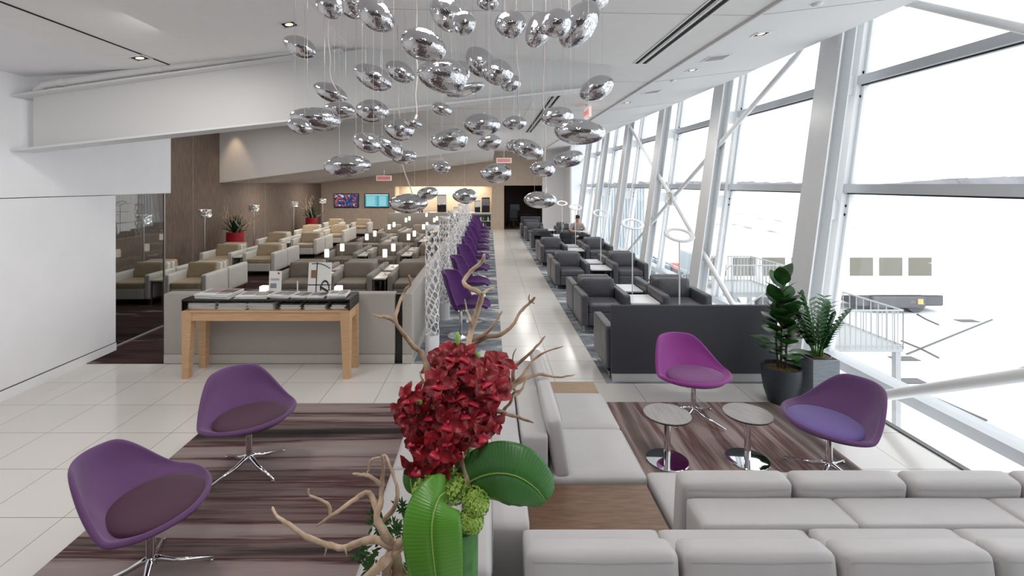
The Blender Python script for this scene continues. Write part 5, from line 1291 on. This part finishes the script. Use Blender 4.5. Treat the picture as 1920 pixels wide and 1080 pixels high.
for i, (x, y) in enumerate(px_b):
    dY = rnd.uniform(-.07, .06); p = hpt(x, y, YF+dY)-FO
    o = bpy.data.objects.new('orchid_bloom', bm0[i % 4]); C.objects.link(o); o.parent = fa; o.location = p
    cen = hpt(850, 765, YF+.05)-FO; dr = (p-cen); dr.normalize(); dr = (dr*.75+Vector((0, -1.0, .35))+Vector((rnd.uniform(-.3, .3), rnd.uniform(-.3, .3), rnd.uniform(-.3, .3)))).normalized()
    q = dr.to_track_quat('Z', 'Y'); o.rotation_mode = 'QUATERNION'; o.rotation_quaternion = q @ Matrix.Rotation(rnd.uniform(-.5, .5), 4, 'Z').to_quaternion()
    s = rnd.uniform(.88, 1.12); o.scale = (s, s, s)
    l = bpy.data.objects.new('bloom_lip', lm); C.objects.link(l); l.parent = o
for (x, y, qx, qy) in ((858, 650, 858, 622), (898, 672, 895, 660), (822, 745, 815, 738), (880, 750, 878, 740), (790, 758, 785, 750), (908, 700, 912, 692)):
    b = BM(); a = L_(hpt(x, y, YF-.03)); c = L_(hpt(qx, qy, YF-.03)); tube(b, [a, a.lerp(c, .3), a.lerp(c, .7), c], [.002, .0085, .0085, .002], 10); obj('orchid_bud', b, M['bud'], fa, smooth=True)
for (pts) in ([(640, 800), (620, 700), (625, 640), (640, 400)], [(675, 760), (680, 690), (682, 620), (700, 500)], [(620, 760), (615, 660), (600, 560)]):
    b = BM(); tube(b, [L_(c3(x, y, YF)) for x, y in pts], .0042, 8); obj('flower_stem', b, M['stemg'], fa, smooth=True)
# hydrangeas
def hyd(px, py, r, m, Yo, seed):
    c = L_(hpt(px, py, YF+Yo)); R = r*(YF+Yo)/F; r2 = random.Random(seed); b = BM()
    bmesh.ops.create_icosphere(b, subdivisions=2, radius=R*.82, matrix=Matrix.Translation(c))
    for k in range(130):
        zz = 1-2*(k+.5)/130; a = k*2.39996; d = Vector((math.sqrt(1-zz*zz)*math.cos(a), math.sqrt(1-zz*zz)*math.sin(a), zz)); u = d.orthogonal().normalized(); v = d.cross(u); an = r2.uniform(0, 3); p = c+d*R*r2.uniform(.9, 1.05)
        for q in range(4):
            aa = an+q*PI/2; e = u*math.cos(aa)+v*math.sin(aa); f = u*math.cos(aa+PI/2)+v*math.sin(aa+PI/2); s = .0085
            b.faces.new([b.verts.new(p), b.verts.new(p+e*s*.6+f*s*.5+d*.001), b.verts.new(p+e*s*1.15+d*.003), b.verts.new(p+e*s*.6-f*s*.5+d*.001)])
    obj('hydrangea_head', b, m, fa)
hyd(800, 920, 26, M['hyd'], -.02, 1); hyd(850, 912, 30, M['hyd'], .0, 2); hyd(892, 940, 26, M['hyd'], -.04, 3); hyd(884, 975, 22, M['hyd'], -.05, 4); hyd(888, 868, 24, M['hydw'], .05, 5); hyd(790, 1080, 26, M['hyd'], -.1, 6)
# broad leaves
def bigleaf(mid, hw, m, Yf, name, droop=0, tilt=0, ripple=.0015):
    P_ = [L_(hpt(x, y, Y)) for x, y, Y in mid]; b = BM(); N = 28; Mv = 17
    def cr(u):
        x = u*(len(P_)-1); i = min(int(x), len(P_)-2); s = x-i; p0, p1, p2, p3 = P_[max(i-1, 0)], P_[i], P_[i+1], P_[min(i+2, len(P_)-1)]
        return .5*((2*p1)+(p2-p0)*s+(2*p0-5*p1+4*p2-p3)*s*s+(3*p1-p0-3*p2+p3)*s**3)
    nrm = Vector((0, -1, .35)).normalized()
    def f(u, v):
        c = cr(u); tg = (cr(min(1, u+.02))-cr(max(0, u-.02))).normalized(); s = (v-.5)*2
        sd = tg.cross(nrm).normalized(); w2 = hw*(math.sin(PI*(u*.93+.035))**.55)
        return c+sd*s*w2-nrm*(abs(s)**1.8*droop*w2)-nrm*(.006*math.exp(-(s*14)**2))+nrm*(ripple*.5*math.sin(u*30+s*3)*abs(s)) + sd*0
    sheet(b, None, N, Mv, f, uv=True); obj(name, b, m, fa, smooth=True, mods=(('SOLIDIFY', dict(thickness=.0012)),))
    b = BM(); tube(b, [cr(k/12)+nrm*.002 for k in range(13)], [.0035*(1-.75*k/12) for k in range(13)], 6); obj('leaf_midrib', b, M['bud'], fa, smooth=True)
bigleaf([(866, 915, 1.60), (892, 897, 1.57), (930, 887, 1.53), (970, 893, 1.50), (1004, 915, 1.49), (1024, 940, 1.49)], .088, M['bigleaf'], 0, 'broad_leaf', .22)
bigleaf([(835, 922, 1.52), (822, 935, 1.47), (810, 980, 1.43), (812, 1040, 1.42), (822, 1110, 1.43), (830, 1150, 1.44)], .088, M['bigleaf2'], 0, 'broad_leaf', .18)
bigleaf([(775, 925, 1.66), (770, 905, 1.66), (772, 885, 1.67), (780, 872, 1.68)], .028, M['bigleaf'], 0, 'small_leaf', .2)
bigleaf([(860, 990, 1.56), (862, 1030, 1.55), (860, 1080, 1.55), (858, 1140, 1.55)], .045, M['bigleaf'], 0, 'broad_leaf', .5)
# low greenery by the driftwood foot
rnd = random.Random(31)
for (x, y, n_, sp) in ((345, 1020, 16, 34), (440, 930, 10, 22), (375, 900, 8, 18), (500, 1070, 14, 26), (470, 860, 8, 20)):
    b = BM()
    for k in range(n_):
        p = L_(c3(x+rnd.uniform(-sp, sp), y+rnd.uniform(-sp, sp), YF+rnd.uniform(-.04, .08))); a = rnd.uniform(0, 6.28)
        for q in range(5):
            d = Vector((math.cos(a+q*.5), rnd.uniform(-.5, .3), math.sin(a+q*.5))); leafblade(b, p+d*.004*q, d, Vector((0, -1, .3)), .026, .009, n=3)
    obj('greenery_sprig', b, M['leafd'], fa)
